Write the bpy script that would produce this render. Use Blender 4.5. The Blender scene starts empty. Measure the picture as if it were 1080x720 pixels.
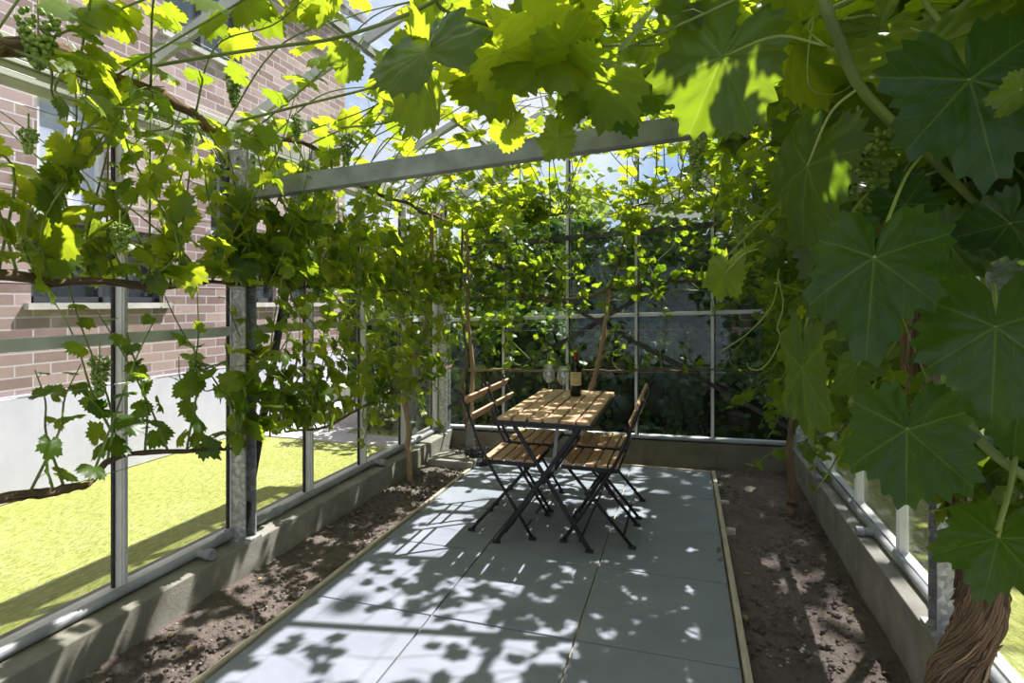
import bpy, math, random
import numpy as np
from mathutils import Vector, Matrix

# ------------------------------------------------------------------ camera, world, sun, exposure
SC = bpy.context.scene
COL = SC.collection
F_PX, HORIZON, YAW, CAM_H = 602.0, 318.0, math.atan(182/602.0), 1.35
cam_d = bpy.data.cameras.new('camera'); cam = bpy.data.objects.new('camera', cam_d); COL.objects.link(cam)
cam.location = (0, 0, CAM_H); cam.rotation_euler = (math.pi/2, 0, YAW)
cam_d.sensor_width = 36; cam_d.lens = F_PX/1080*36; cam_d.shift_y = -(360-HORIZON)/1080
cam_d.clip_start = .02; cam_d.clip_end = 300
SC.camera = cam
SC.view_settings.view_transform = 'Standard'; SC.view_settings.look = 'None'
SC.view_settings.gamma = 1; SC.view_settings.use_curve_mapping = False
SC.view_settings.exposure = 0.88
SC.cycles.max_bounces = 10; SC.cycles.transparent_max_bounces = 24
SC.cycles.diffuse_bounces = 4; SC.cycles.transmission_bounces = 8; SC.cycles.glossy_bounces = 3
SC.cycles.sample_clamp_indirect = 6
SC.cycles.use_denoising = True
SUN_STRENGTH, SKY_STRENGTH = 7.0, .62
SUN_TO = Vector((.33, .55, 1)).normalized()
sun_d = bpy.data.lights.new('sun', 'SUN'); sun_d.energy = SUN_STRENGTH; sun_d.angle = .0093; sun_d.color = (1, .97, .93)
sun = bpy.data.objects.new('sun', sun_d); COL.objects.link(sun); sun.location = (6, 10, 18)
sun.rotation_euler = SUN_TO.to_track_quat('Z', 'Y').to_euler()

wd = bpy.data.worlds.new('world'); SC.world = wd; wd.use_nodes = True
nt = wd.node_tree; nt.nodes.clear()
wo = nt.nodes.new('ShaderNodeOutputWorld'); bg = nt.nodes.new('ShaderNodeBackground'); bg.inputs[1].default_value = SKY_STRENGTH
tc = nt.nodes.new('ShaderNodeTexCoord'); nz = nt.nodes.new('ShaderNodeTexNoise'); nz.inputs['Scale'].default_value = 2.2; nz.inputs['Detail'].default_value = 6
cr = nt.nodes.new('ShaderNodeValToRGB'); cr.color_ramp.elements[0].position = .36; cr.color_ramp.elements[1].position = .58
cr.color_ramp.elements[0].color = (.42, .58, .95, 1); cr.color_ramp.elements[1].color = (.97, .99, 1.08, 1)
nt.links.new(tc.outputs['Generated'], nz.inputs['Vector']); nt.links.new(nz.outputs['Fac'], cr.inputs[0])
nt.links.new(cr.outputs[0], bg.inputs[0]); nt.links.new(bg.outputs[0], wo.inputs[0])

rng = np.random.default_rng(7)
random.seed(7)
R3 = np.array

# ------------------------------------------------------------------ pixel -> place helpers (positions measured on the photograph)
_F = R3([-math.sin(YAW), math.cos(YAW), 0]); _R = R3([math.cos(YAW), math.sin(YAW), 0]); _U = R3([0, 0, 1.])
def _ray(u, v): return _F + (u-540)/F_PX*_R + (HORIZON-v)/F_PX*_U
def at_z(u, v, z): d = _ray(u, v); return R3([0, 0, CAM_H]) + d*(z-CAM_H)/d[2]
def at_x(u, v, x): d = _ray(u, v); return R3([0, 0, CAM_H]) + d*x/d[0]
def at_y(u, v, y): d = _ray(u, v); return R3([0, 0, CAM_H]) + d*y/d[1]
def at_d(u, v, c): return R3([0, 0, CAM_H]) + _ray(u, v)*c

# ------------------------------------------------------------------ materials
MATS = {}
class NT:
    def __init__(s, m): s.t = m.node_tree; s.n = s.t.nodes; s.l = s.t.links
    def node(s, typ, **kw):
        n = s.n.new(typ)
        for k, v in kw.items(): setattr(n, k, v)
        return n
    def set(s, sock, v):
        if hasattr(v, 'links') or hasattr(v, 'is_linked'): s.l.new(v, sock)
        else: sock.default_value = v
    def math(s, op, a, b=0.0, c=0.0):
        n = s.node('ShaderNodeMath', operation=op); s.set(n.inputs[0], a); s.set(n.inputs[1], b); s.set(n.inputs[2], c); return n.outputs[0]
    def mix(s, f, a, b):
        n = s.node('ShaderNodeMix', data_type='RGBA'); s.set(n.inputs[0], f); s.set(n.inputs[6], a); s.set(n.inputs[7], b); return n.outputs[2]
    def noise(s, vec, scale, detail=4, rough=.5):
        n = s.node('ShaderNodeTexNoise'); n.inputs['Scale'].default_value = scale; n.inputs['Detail'].default_value = detail; n.inputs['Roughness'].default_value = rough
        if vec is not None: s.l.new(vec, n.inputs['Vector'])
        return n.outputs['Fac']
    def ramp(s, f, stops):
        n = s.node('ShaderNodeValToRGB'); e = n.color_ramp.elements
        while len(e) < len(stops): e.new(.5)
        for i, (p, c) in enumerate(stops): e[i].position = p; e[i].color = tuple(c)+(1,)
        s.l.new(f, n.inputs[0]); return n.outputs[0]
    def obj(s): return s.node('ShaderNodeTexCoord').outputs['Object']
    def scale(s, vec, sc):
        n = s.node('ShaderNodeMapping'); s.l.new(vec, n.inputs[0]); n.inputs['Scale'].default_value = sc; return n.outputs[0]
def c4(c): return tuple(c)+(1,)
def new_mat(name):
    m = bpy.data.materials.new(name); m.use_nodes = True; m.node_tree.nodes.clear(); g = NT(m)
    o = g.node('ShaderNodeOutputMaterial'); MATS[name] = m; return m, g, o
def bsdf(g, col, rough=.6, metal=0., spec=.5, bump=None, bstr=.3, bdist=.01):
    p = g.node('ShaderNodeBsdfPrincipled'); g.set(p.inputs['Base Color'], col); g.set(p.inputs['Roughness'], rough)
    g.set(p.inputs['Metallic'], metal); p.inputs['Specular IOR Level'].default_value = spec
    if bump is not None:
        b = g.node('ShaderNodeBump'); b.inputs['Strength'].default_value = bstr; b.inputs['Distance'].default_value = bdist
        g.l.new(bump, b.inputs['Height']); g.l.new(b.outputs[0], p.inputs['Normal'])
    return p.outputs[0]
def noisy(name, a, b, scale=8, rough=.7, metal=0., spec=.4, stretch=(1, 1, 1), bstr=.3, bdist=.005, lo=.35, hi=.65, uv=False, detail=6):
    m, g, o = new_mat(name)
    v = g.node('ShaderNodeTexCoord').outputs['UV' if uv else 'Object']
    f = g.noise(g.scale(v, stretch), scale, detail)
    col = g.ramp(f, [(lo, a), (hi, b)])
    g.l.new(bsdf(g, col, rough, metal, spec, f, bstr, bdist), o.inputs[0]); return m

def soil_mat():
    m, g, o = new_mat('soil'); v = g.obj()
    f = g.noise(v, 7, 8, .7); f2 = g.noise(v, 60, 6, .75)
    col = g.mix(g.ramp(f2, [(.38, (0, 0, 0)), (.62, (.9, .9, .9))]), g.ramp(f, [(.3, (.075, .060, .052)), (.7, (.25, .205, .18))]), c4((.22, .18, .158)))
    h = g.math('ADD', g.math('MULTIPLY', f, .5), g.math('MULTIPLY', f2, .5))
    g.l.new(bsdf(g, col, .95, 0, .15, h, 1.0, .035), o.inputs[0])
def slab_mat():
    m, g, o = new_mat('bluestone'); v = g.obj()
    f = g.noise(v, 3.5, 7, .6); f2 = g.noise(v, 160, 3, .6)
    col = g.ramp(f, [(.25, (.21, .225, .275)), (.55, (.26, .275, .33)), (.8, (.33, .34, .395))])
    col = g.mix(g.math('MULTIPLY', f2, .35), col, c4((.165, .18, .24)))
    g.l.new(bsdf(g, col, .62, 0, .35, f2, .12, .003), o.inputs[0])
def concrete_mat(name, a, b, moss):
    m, g, o = new_mat(name); v = g.obj()
    f = g.noise(v, 6, 8, .65); f2 = g.noise(v, 70, 4, .7); f3 = g.noise(v, 2.1, 4, .5)
    col = g.ramp(f, [(.3, a), (.7, b)])
    col = g.mix(g.ramp(f3, [(.45, (0, 0, 0)), (.7, (.6, .6, .6))]), col, c4(moss))
    g.l.new(bsdf(g, col, .9, 0, .2, f2, .4, .006), o.inputs[0])
def brick_mat():
    m, g, o = new_mat('brickwork'); v = g.obj()
    s = g.node('ShaderNodeSeparateXYZ'); g.l.new(v, s.inputs[0])
    c = g.node('ShaderNodeCombineXYZ'); g.l.new(g.math('ADD', s.outputs[1], s.outputs[0]), c.inputs[0]); g.l.new(s.outputs[2], c.inputs[1])
    b = g.node('ShaderNodeTexBrick'); g.l.new(c.outputs[0], b.inputs['Vector'])
    b.inputs['Color1'].default_value = c4((.17, .10, .09)); b.inputs['Color2'].default_value = c4((.43, .32, .30)); b.inputs['Mortar'].default_value = c4((.50, .47, .50))
    b.inputs['Scale'].default_value = 1; b.inputs['Mortar Size'].default_value = .0065; b.inputs['Brick Width'].default_value = .25; b.inputs['Row Height'].default_value = .088
    b.inputs['Bias'].default_value = -.1
    f = g.noise(v, 14, 5)
    col = g.mix(g.math('MULTIPLY', f, .5), b.outputs['Color'], c4((.32, .25, .26)))
    h = g.math('SUBTRACT', 1, b.outputs['Fac'])
    g.l.new(bsdf(g, col, .9, 0, .2, h, .5, .01), o.inputs[0])
def grass_mat():
    m, g, o = new_mat('lawn_grass'); v = g.obj()
    f = g.noise(v, 1.2, 5); f2 = g.noise(g.scale(v, (1, .45, 1)), 38, 5, .7)
    col = g.ramp(f2, [(.3, (.26, .30, .05)), (.52, (.42, .455, .11)), (.75, (.63, .63, .27))])
    col = g.mix(g.ramp(f, [(.35, (0, 0, 0)), (.7, (.5, .5, .5))]), col, c4((.44, .46, .14)))
    g.l.new(bsdf(g, col, .9, 0, .15, f2, 1.0, .05), o.inputs[0])
def galv_mat():
    m, g, o = new_mat('galvanised_steel'); v = g.obj()
    vo = g.node('ShaderNodeTexVoronoi'); vo.inputs['Scale'].default_value = 55; g.l.new(v, vo.inputs['Vector'])
    s = g.node('ShaderNodeSeparateColor'); g.l.new(vo.outputs['Color'], s.inputs[0])
    col = g.ramp(s.outputs[0], [(.2, (.30, .31, .31)), (.6, (.44, .45, .45)), (.95, (.62, .64, .64))])
    col = g.mix(g.math('MULTIPLY', g.noise(v, 5, 6), .45), col, c4((.30, .30, .28)))
    g.l.new(bsdf(g, col, g.ramp(s.outputs[1], [(0, (.45,)*3), (1, (.65,)*3)]), .35, .5), o.inputs[0])
def glass_mat(name, haze, tint=(1, 1, 1), spec=1.0):
    m, g, o = new_mat(name)
    t = g.node('ShaderNodeBsdfTransparent'); t.inputs[0].default_value = c4(tint)
    gl = g.node('ShaderNodeBsdfGlossy'); gl.inputs['Roughness'].default_value = .02; gl.inputs[0].default_value = c4((.9, .95, .95))
    ge = g.node('ShaderNodeNewGeometry'); dp = g.node('ShaderNodeVectorMath', operation='DOT_PRODUCT'); g.l.new(ge.outputs['Normal'], dp.inputs[0]); g.l.new(ge.outputs['Incoming'], dp.inputs[1])
    fz = g.math('POWER', g.math('SUBTRACT', 1.0, g.math('ABSOLUTE', dp.outputs['Value'])), 5.0)
    fr = g.math('MULTIPLY_ADD', fz, .80*spec, .035*spec)
    a = g.node('ShaderNodeMixShader'); g.l.new(g.math('MINIMUM', fr, 1.0), a.inputs[0]); g.l.new(t.outputs[0], a.inputs[1]); g.l.new(gl.outputs[0], a.inputs[2])
    if haze > 0:
        d = g.node('ShaderNodeBsdfDiffuse'); d.inputs[0].default_value = c4((.75, .77, .74))
        f = g.noise(g.scale(g.obj(), (3, 3, .8)), 2.5, 6, .65)
        f = g.ramp(f, [(.35, (haze*.35,)*3), (.75, (haze*1.6,)*3)])
        b = g.node('ShaderNodeMixShader'); g.l.new(f, b.inputs[0]); g.l.new(a.outputs[0], b.inputs[1]); g.l.new(d.outputs[0], b.inputs[2]); a = b
    g.l.new(a.outputs[0], o.inputs[0])
def leaf_mat(name, d0, d1, t0, t1, fac=.5, rough=.38, veins=True, spec=.5):
    m, g, o = new_mat(name)
    at = g.node('ShaderNodeAttribute', attribute_name='tint'); tint = at.outputs['Fac']
    dif = g.mix(tint, c4(d0), c4(d1)); tra = g.mix(tint, c4(t0), c4(t1))
    if veins:
        uv = g.node('ShaderNodeUVMap', uv_map='UVMap').outputs[0]
        s = g.node('ShaderNodeSeparateXYZ'); g.l.new(uv, s.inputs[0])
        x = g.math('ABSOLUTE', g.math('MULTIPLY', g.math('SUBTRACT', s.outputs[0], .5), 2.4)); y = g.math('MULTIPLY', g.math('SUBTRACT', s.outputs[1], .5), 2.4)
        mask = None
        for a in (0, 54, 112):
            sx, cy = math.sin(math.radians(a)), math.cos(math.radians(a))
            t = g.math('ADD', g.math('MULTIPLY', x, sx), g.math('MULTIPLY', y, cy))
            q = g.math('ABSOLUTE', g.math('SUBTRACT', g.math('MULTIPLY', x, cy), g.math('MULTIPLY', y, sx)))
            w = g.math('MULTIPLY_ADD', t, -.009, .014)
            main = g.math('MULTIPLY', g.math('LESS_THAN', q, w), g.math('GREATER_THAN', t, 0))
            ph = g.math('FRACT', g.math('MULTIPLY', g.math('SUBTRACT', t, g.math('MULTIPLY', q, .8)), 5.2))
            sec = g.math('MULTIPLY', g.math('MULTIPLY', g.math('LESS_THAN', ph, .06), g.math('LESS_THAN', q, g.math('MULTIPLY', t, .5))), .45)
            k = g.math('MAXIMUM', main, sec); mask = k if mask is None else g.math('MAXIMUM', mask, k)
        mask = g.math('MULTIPLY', mask, .45)
        dif = g.mix(mask, dif, c4((.16, .27, .05))); tra = g.mix(mask, tra, c4((.40, .55, .08)))
    nf = g.noise(g.obj(), 26, 4); dif = g.mix(g.math('MULTIPLY', nf, .45), dif, c4([q*.55 for q in d0]))
    p = g.node('ShaderNodeBsdfPrincipled'); g.l.new(dif, p.inputs['Base Color']); p.inputs['Roughness'].default_value = rough
    if veins:
        bp = g.node('ShaderNodeBump'); bp.inputs['Strength'].default_value = .5; bp.inputs['Distance'].default_value = .006; bp.invert = True
        g.l.new(g.math('MULTIPLY_ADD', nf, .6, mask), bp.inputs['Height']); g.l.new(bp.outputs[0], p.inputs['Normal'])
    p.inputs['Specular IOR Level'].default_value = spec
    tr = g.node('ShaderNodeBsdfTranslucent'); g.l.new(tra, tr.inputs[0])
    mx = g.node('ShaderNodeMixShader'); mx.inputs[0].default_value = fac; g.l.new(p.outputs[0], mx.inputs[1]); g.l.new(tr.outputs[0], mx.inputs[2])
    g.l.new(mx.outputs[0], o.inputs[0])
def plain(name, col, rough=.5, metal=0., spec=.5):
    m, g, o = new_mat(name); g.l.new(bsdf(g, c4(col), rough, metal, spec), o.inputs[0])

soil_mat(); slab_mat(); brick_mat(); grass_mat(); galv_mat()
concrete_mat('concrete', (.19, .18, .155), (.35, .335, .30), (.19, .185, .14))
concrete_mat('mossy_shaded_concrete', (.13, .12, .085), (.22, .205, .16), (.11, .115, .055))  # moss tone, with the back plinth's shade put into the darker base
concrete_mat('pale_concrete', (.42, .40, .38), (.58, .56, .54), (.35, .34, .30))
noisy('white_render', (.49, .485, .60), (.57, .56, .68), 2.2, .8, bstr=.05)
noisy('pale_timber', (.40, .34, .26), (.56, .50, .41), 6, .8, stretch=(12, 1, 12))
noisy('slat_wood', (.42, .25, .15), (.60, .40, .255), 9, .55, stretch=(14, 1.2, 14), bstr=.12, bdist=.002)
noisy('slat_wood_cross', (.42, .25, .15), (.60, .40, .255), 9, .55, stretch=(14, 1.2, 14), bstr=.12, bdist=.002)
noisy('stake_wood', (.22, .14, .075), (.38, .26, .15), 8, .85, stretch=(10, 10, 1))
noisy('black_metal', (.012, .012, .013), (.02, .02, .021), 20, .45, bstr=.02)
noisy('aluminium', (.58, .58, .57), (.74, .74, .72), 7, .5, metal=.1, stretch=(1, 1, .5), bstr=.03)
noisy('gutter_paint', (.30, .31, .26), (.46, .47, .41), 3, .65, bstr=.05)
noisy('beam_steel', (.25, .27, .26), (.40, .42, .40), 9, .6, metal=.2, bstr=.05)
noisy('rusty_dark_steel', (.035, .032, .03), (.10, .09, .085), 14, .6, bstr=.1)
noisy('grey_pipe', (.24, .25, .27), (.36, .37, .39), 6, .45, bstr=.03)
noisy('black_rubber', (.012, .012, .013), (.03, .03, .03), 30, .6)
noisy('wire_steel', (.25, .24, .23), (.40, .39, .37), 20, .5, metal=.4, bstr=.05)
noisy('bark', (.10, .06, .036), (.54, .37, .235), 5, .9, spec=.15, stretch=(9, .9, 1), bstr=1.0, bdist=.02, uv=True, lo=.34, hi=.66, detail=8)
noisy('old_cane', (.20, .125, .07), (.50, .36, .22), 6, .8, spec=.2, stretch=(6, 1, 1), bstr=.5, bdist=.006, uv=True)
noisy('green_cane', (.10, .145, .03), (.24, .30, .07), 5, .5, bstr=.1, stretch=(1, 1, 1))
noisy('petiole_green', (.20, .27, .055), (.33, .38, .10), 5, .5, bstr=.0)
noisy('grape_skin', (.12, .20, .03), (.26, .36, .075), 12, .35, bstr=.0)
noisy('slate_board', (.20, .20, .20), (.32, .31, .30), 5, .8)
noisy('black_net', (.012, .012, .013), (.035, .033, .033), 40, .9, bstr=.6)
noisy('roof_slate', (.16, .15, .16), (.28, .26, .28), 6, .8)
noisy('lintel_stone', (.38, .36, .34), (.56, .54, .52), 5, .8)
noisy('dark_frame', (.03, .035, .045), (.05, .055, .07), 4, .5)
noisy('white_frame', (.55, .55, .56), (.70, .70, .70), 4, .5)
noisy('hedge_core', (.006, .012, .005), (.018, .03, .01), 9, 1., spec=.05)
noisy('dry_leaf', (.20, .13, .07), (.34, .25, .14), 7, .8)
noisy('stones', (.20, .17, .15), (.40, .36, .32), 9, .9)
plain('bottle_glass', (.006, .008, .006), .06); plain('capsule_red', (.20, .012, .012), .3); plain('label_paper', (.62, .52, .25), .7); plain('label_ink', (.22, .15, .07), .7)
plain('window_glass', (.03, .035, .045), .04, 0, .9); plain('painted_sky_glass', (.42, .46, .60), .12, 0, .8); plain('wine', (.02, .002, .004), .1)  # the pale blue pane has the sky's reflection put into its colour
glass_mat('pane_glass', .05); glass_mat('side_glass', .05, (.98, .985, .985)); glass_mat('back_glass', .004, (.93, .96, .93), .6); glass_mat('wine_glass', .05, (.96, .97, .97), 3.0)
leaf_mat('vine_leaf', (.021, .058, .009), (.11, .19, .022), (.115, .26, .008), (.72, .84, .03), .52, .36, spec=.5)
leaf_mat('ivy_leaf', (.02, .055, .014), (.06, .13, .02), (.09, .20, .012), (.34, .50, .02), .38, .45, veins=False, spec=.3)
leaf_mat('tree_leaf', (.04, .08, .02), (.10, .16, .04), (.20, .33, .03), (.45, .55, .06), .45, .5, veins=False)

# ------------------------------------------------------------------ mesh builder
class MB:
    def __init__(s): s.v = []; s.n = 0; s.tri = []; s.quad = []; s.uv = []; s.tint = []; s.poly = []
    def add(s, V, tri=None, quad=None, uv=None, tint=.5, mi=0):
        V = np.asarray(V, float).reshape(-1, 3); k = len(V)
        s.v.append(V); s.uv.append(np.zeros((k, 2)) if uv is None else np.asarray(uv, float)); s.tint.append(np.broadcast_to(np.asarray(tint, float), (k,)).copy())
        if tri is not None and len(tri): s.tri.append((np.asarray(tri, int)+s.n, mi))
        if quad is not None and len(quad): s.quad.append((np.asarray(quad, int)+s.n, mi))
        s.n += k
    def box(s, lo, hi, mi=0, M=None):
        x0, y0, z0 = lo; x1, y1, z1 = hi
        V = R3([(x, y, z) for x in (x0, x1) for y in (y0, y1) for z in (z0, z1)], float)
        if M is not None: V = V @ np.asarray(M)[:3, :3].T + np.asarray(M)[:3, 3]
        s.add(V, quad=[(0, 1, 3, 2), (4, 6, 7, 5), (0, 4, 5, 1), (2, 3, 7, 6), (0, 2, 6, 4), (1, 5, 7, 3)], mi=mi); return s
    def bar(s, a, b, w, h, up=(0, 0, 1), mi=0):
        a = R3(a, float); b = R3(b, float); d = b-a; L = np.linalg.norm(d); d /= L
        x = np.cross(d, up); x /= np.linalg.norm(x); u = np.cross(x, d)
        M = np.eye(4); M[:3, 0] = x; M[:3, 1] = d; M[:3, 2] = u; M[:3, 3] = a
        return s.box((-w/2, 0, -h/2), (w/2, L, h/2), mi, M)
    def tube(s, P, r, n=8, mi=0, caps=True, ridge=0, twist=0, seed=0, tint=.5):
        P = np.asarray(P, float); m = len(P); r = np.broadcast_to(np.asarray(r, float), (m,))
        T = np.gradient(P, axis=0); T /= np.linalg.norm(T, axis=1)[:, None]+1e-9
        ref = R3([0, 0, 1.]) if abs(T[0][2]) < .9 else R3([1., 0, 0])
        X = np.cross(T[0], ref); X /= np.linalg.norm(X)
        rg = np.random.default_rng(seed); prof = rg.normal(0, 1, n)
        if n > 12: prof = (prof+np.roll(prof, 1))*.6
        L = 0; V = []; UV = []
        for i in range(m):
            X = X-T[i]*(X@T[i]); X /= np.linalg.norm(X); Y = np.cross(T[i], X)
            if i: L += np.linalg.norm(P[i]-P[i-1])
            a = np.arange(n)/n*2*math.pi+twist*L
            rr = r[i]*(1+ridge*(prof+rg.normal(0, .35, n)))
            V.append(P[i]+np.cos(a)[:, None]*X*rr[:, None]+np.sin(a)[:, None]*Y*rr[:, None])
            UV.append(np.stack([np.abs(np.arange(n)/n-.5)*2, np.full(n, L)], 1))
        V = np.concatenate(V); UV = np.concatenate(UV)
        i = np.arange(m-1)[:, None]*n; j = np.arange(n)[None, :]; j2 = (j+1) % n
        Q = np.stack([i+j, i+j2, i+n+j2, i+n+j], -1).reshape(-1, 4)
        tri = []
        if caps:
            V = np.concatenate([V, P[:1], P[-1:]]); UV = np.concatenate([UV, UV[:1], UV[-1:]]); c0 = m*n
            for k in range(n): tri += [(c0, (k+1) % n, k), (c0+1, (m-1)*n+k, (m-1)*n+(k+1) % n)]
        s.add(V, tri=tri, quad=Q, uv=UV, mi=mi, tint=tint); return s
    def lathe(s, prof, n=24, c=(0, 0, 0), mi=0, closed=False):
        prof = R3(prof, float); m = len(prof); a = np.arange(n)/n*2*math.pi
        V = np.stack([prof[:, 0][:, None]*np.cos(a)+c[0], prof[:, 0][:, None]*np.sin(a)+c[1], np.broadcast_to(prof[:, 1][:, None]+c[2], (m, n))], -1).reshape(-1, 3)
        i = np.arange(m-1)[:, None]*n; j = np.arange(n)[None, :]; j2 = (j+1) % n
        s.add(V, quad=np.stack([i+j, i+j2, i+n+j2, i+n+j], -1).reshape(-1, 4), mi=mi); return s
    def build(s, name, mats, parent=None, smooth=False, bevel=0):
        me = bpy.data.meshes.new(name); V = np.concatenate(s.v); me.vertices.add(len(V)); me.vertices.foreach_set('co', V.ravel())
        idx = []; tot = []; mi = []
        for (A, m) in s.tri: idx.append(A.ravel()); tot.append(np.full(len(A), 3)); mi.append(np.full(len(A), m))
        for (A, m) in s.quad: idx.append(A.ravel()); tot.append(np.full(len(A), 4)); mi.append(np.full(len(A), m))
        idx = np.concatenate(idx); tot = np.concatenate(tot); mi = np.concatenate(mi)
        me.loops.add(len(idx)); me.loops.foreach_set('vertex_index', idx.astype(np.int32))
        me.polygons.add(len(tot)); me.polygons.foreach_set('loop_start', (np.cumsum(tot)-tot).astype(np.int32))
        me.polygons.foreach_set('material_index', mi.astype(np.int32))
        me.polygons.foreach_set('use_smooth', np.full(len(tot), smooth))
        uvl = me.uv_layers.new(name='UVMap'); uvl.data.foreach_set('uv', np.concatenate(s.uv)[idx].ravel())
        me.update(calc_edges=True)
        a = me.attributes.new('tint', 'FLOAT', 'POINT'); a.data.foreach_set('value', np.concatenate(s.tint))
        for mn in ([mats] if isinstance(mats, str) else mats): me.materials.append(MATS[mn])
        o = bpy.data.objects.new(name, me); COL.objects.link(o)
        if parent is not None: o.parent = parent; o.matrix_parent_inverse = Matrix.Translation(parent.location).inverted() if parent.rotation_euler.z == 0 else parent.matrix_basis.inverted()
        if bevel:
            b = o.modifiers.new('bevel', 'BEVEL'); b.width = bevel; b.segments = 2; b.limit_method = 'ANGLE'
        return o
def tag(o, label, cat, group=None, kind=None):
    o['label'] = label; o['category'] = cat
    if group: o['group'] = group
    if kind: o['kind'] = kind
    return o
def thing(name, label, cat, loc=(0, 0, 0), group=None, kind=None):
    o = bpy.data.objects.new(name, None); COL.objects.link(o); o.location = loc; o.empty_display_size = .1
    return tag(o, label, cat, group, kind)
def copy_tree(o, parent=None):
    c = o.copy(); COL.objects.link(c)
    if parent is not None: c.parent = parent
    for ch in list(o.children): copy_tree(ch, c)
    return c
def spline(P, n):
    P = np.asarray(P, float)
    if len(P) == 2: return P[0]+(P[1]-P[0])*np.linspace(0, 1, n)[:, None]
    Q = np.concatenate([[2*P[0]-P[1]], P, [2*P[-1]-P[-2]]]); t = np.linspace(0, len(P)-1-1e-6, n); i = t.astype(int); f = (t-i)[:, None]
    a, b, c, d = Q[i], Q[i+1], Q[i+2], Q[i+3]
    return .5*(2*b+(c-a)*f+(2*a-5*b+4*c-d)*f**2+(3*b-a-3*c+d)*f**3)

# ------------------------------------------------------------------ the setting
XL, XR, YB, YF = -2.25, .95, 5.0, -2.0
YL = [1.78+.615*k for k in range(-6, 6)]          # left glazing bars
YR = [2.31+.668*k for k in range(-6, 5)]          # right glazing bars
XB = [-2.17, -1.575, -.985, -.39, .225, .835]     # back glazing bars
def tilt(x): return .03*(x-XL)                    # the old frame has settled: the right side stands a little higher

# ground outside
g = MB(); N = 40
g.add([(-4.7, -2.1, -.1), (30, -2.1, -.1), (30, 5.25, -.1), (-4.7, 5.25, -.1)], quad=[(0, 1, 2, 3)])
g.add([(-4.7, 5.25, -.1), (30, 5.25, -.1), (30, 40, -.1), (-14, 40, -.1), (-14, 5.25, -.1)][0:4], quad=[(0, 1, 2, 3)])
lawn = g.build('ground', 'lawn_grass'); tag(lawn, 'sunlit yellow green mown lawn around the glasshouse', 'lawn', kind='structure')

g = MB(); g.add([(-9, -30, -.1), (30, -30, -.1), (30, -2.1, -.1), (-9, -2.1, -.1)], quad=[(0, 1, 2, 3)])
tag(g.build('patio', 'bluestone'), 'grey paved ground outside the near end of the glasshouse', 'patio', kind='structure')  # unseen, added so the back glass does not mirror yellow lawn
# soil beds inside
nx, ny = 260, 520
xs = np.linspace(XL+.1, .85, nx); ys = np.linspace(YF, 4.97, ny); X, Y = np.meshgrid(xs, ys)
Zb = np.where(X > .2, np.interp(Y, [1.5, 2.3, 4.7], [-.085, -.075, -.005]), np.interp(X, [-2.2, -1.65], [.0, -.012]))
Zb = np.where((X > -1.6) & (X < .16), -.06, Zb)
Z = Zb+.010*np.sin(X*7+Y*3)*np.sin(Y*5.3)+rng.normal(0, .0035, X.shape)+.006*np.sin(X*31+4*np.sin(Y*11))*np.sin(Y*27+3*np.sin(X*17))
i = np.arange(ny-1)[:, None]*nx; j = np.arange(nx-1)[None, :]
g = MB(); g.add(np.stack([X, Y, Z], -1), quad=np.stack([i+j, i+j+1, i+nx+j+1, i+nx+j], -1).reshape(-1, 4))
floor = g.build('floor', 'soil', smooth=True); tag(floor, 'bare grey brown soil beds along both sides of the paved path', 'soil', kind='structure')

path = thing('stone_path', 'blue grey bluestone slab path down the middle of the glasshouse', 'path', (-.72, 2, 0), kind='structure')
PX = [-1.64, -1.045, -.42, .2]; PY = [4.77, 4.135, 3.52, 2.914, 2.253, 1.62, 1.0, .38, -.24, -.86, -1.48, -2.0]
for a in range(3):
    for b in range(11):
        e = .004
        MB().box((PX[a]+e, PY[b+1]+e, -.04), (PX[a+1]-e, PY[b]-e, rng.normal(0, .0008))).build('paving_slab', 'bluestone', path, bevel=.003)
g = MB(); g.box((PX[0], PY[-1], -.05), (PX[3], PY[0], -.012)); g.build('joint_sand', 'pale_timber', path)
g = MB().box((-1.668, -2.0, -.05), (-1.646, 4.78, .010)); tag(g.build('trim_1', 'pale_timber', bevel=.003), 'thin pale timber edging along the left side of the path', 'edging', kind='structure')
g = MB().box((.206, -2.0, -.11), (.232, 4.79, .014)); tag(g.build('trim_2', 'pale_timber', bevel=.003), 'thin pale timber edging along the right side of the path', 'edging', kind='structure')
g = MB().box((-1.645, 4.774, -.06), (.205, 4.79, .010)); tag(g.build('trim_3', 'pale_timber', bevel=.003), 'thin pale timber edging across the far end of the path', 'edging', kind='structure')
for k, (u, v, lab) in enumerate([(764, 527, 'square timber edging stake nearer the back wall, right of path'), (769, 556, 'square timber edging stake nearer the camera, right of path')]):
    p = at_z(u, v, .0)
    tag(MB().box((.236, p[1]-.02, -.16), (.236+.055, p[1]+.02, -.005)).build('edging_stake', 'pale_timber', bevel=.003), lab, 'stake', 'stakes holding the path edging')

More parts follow.
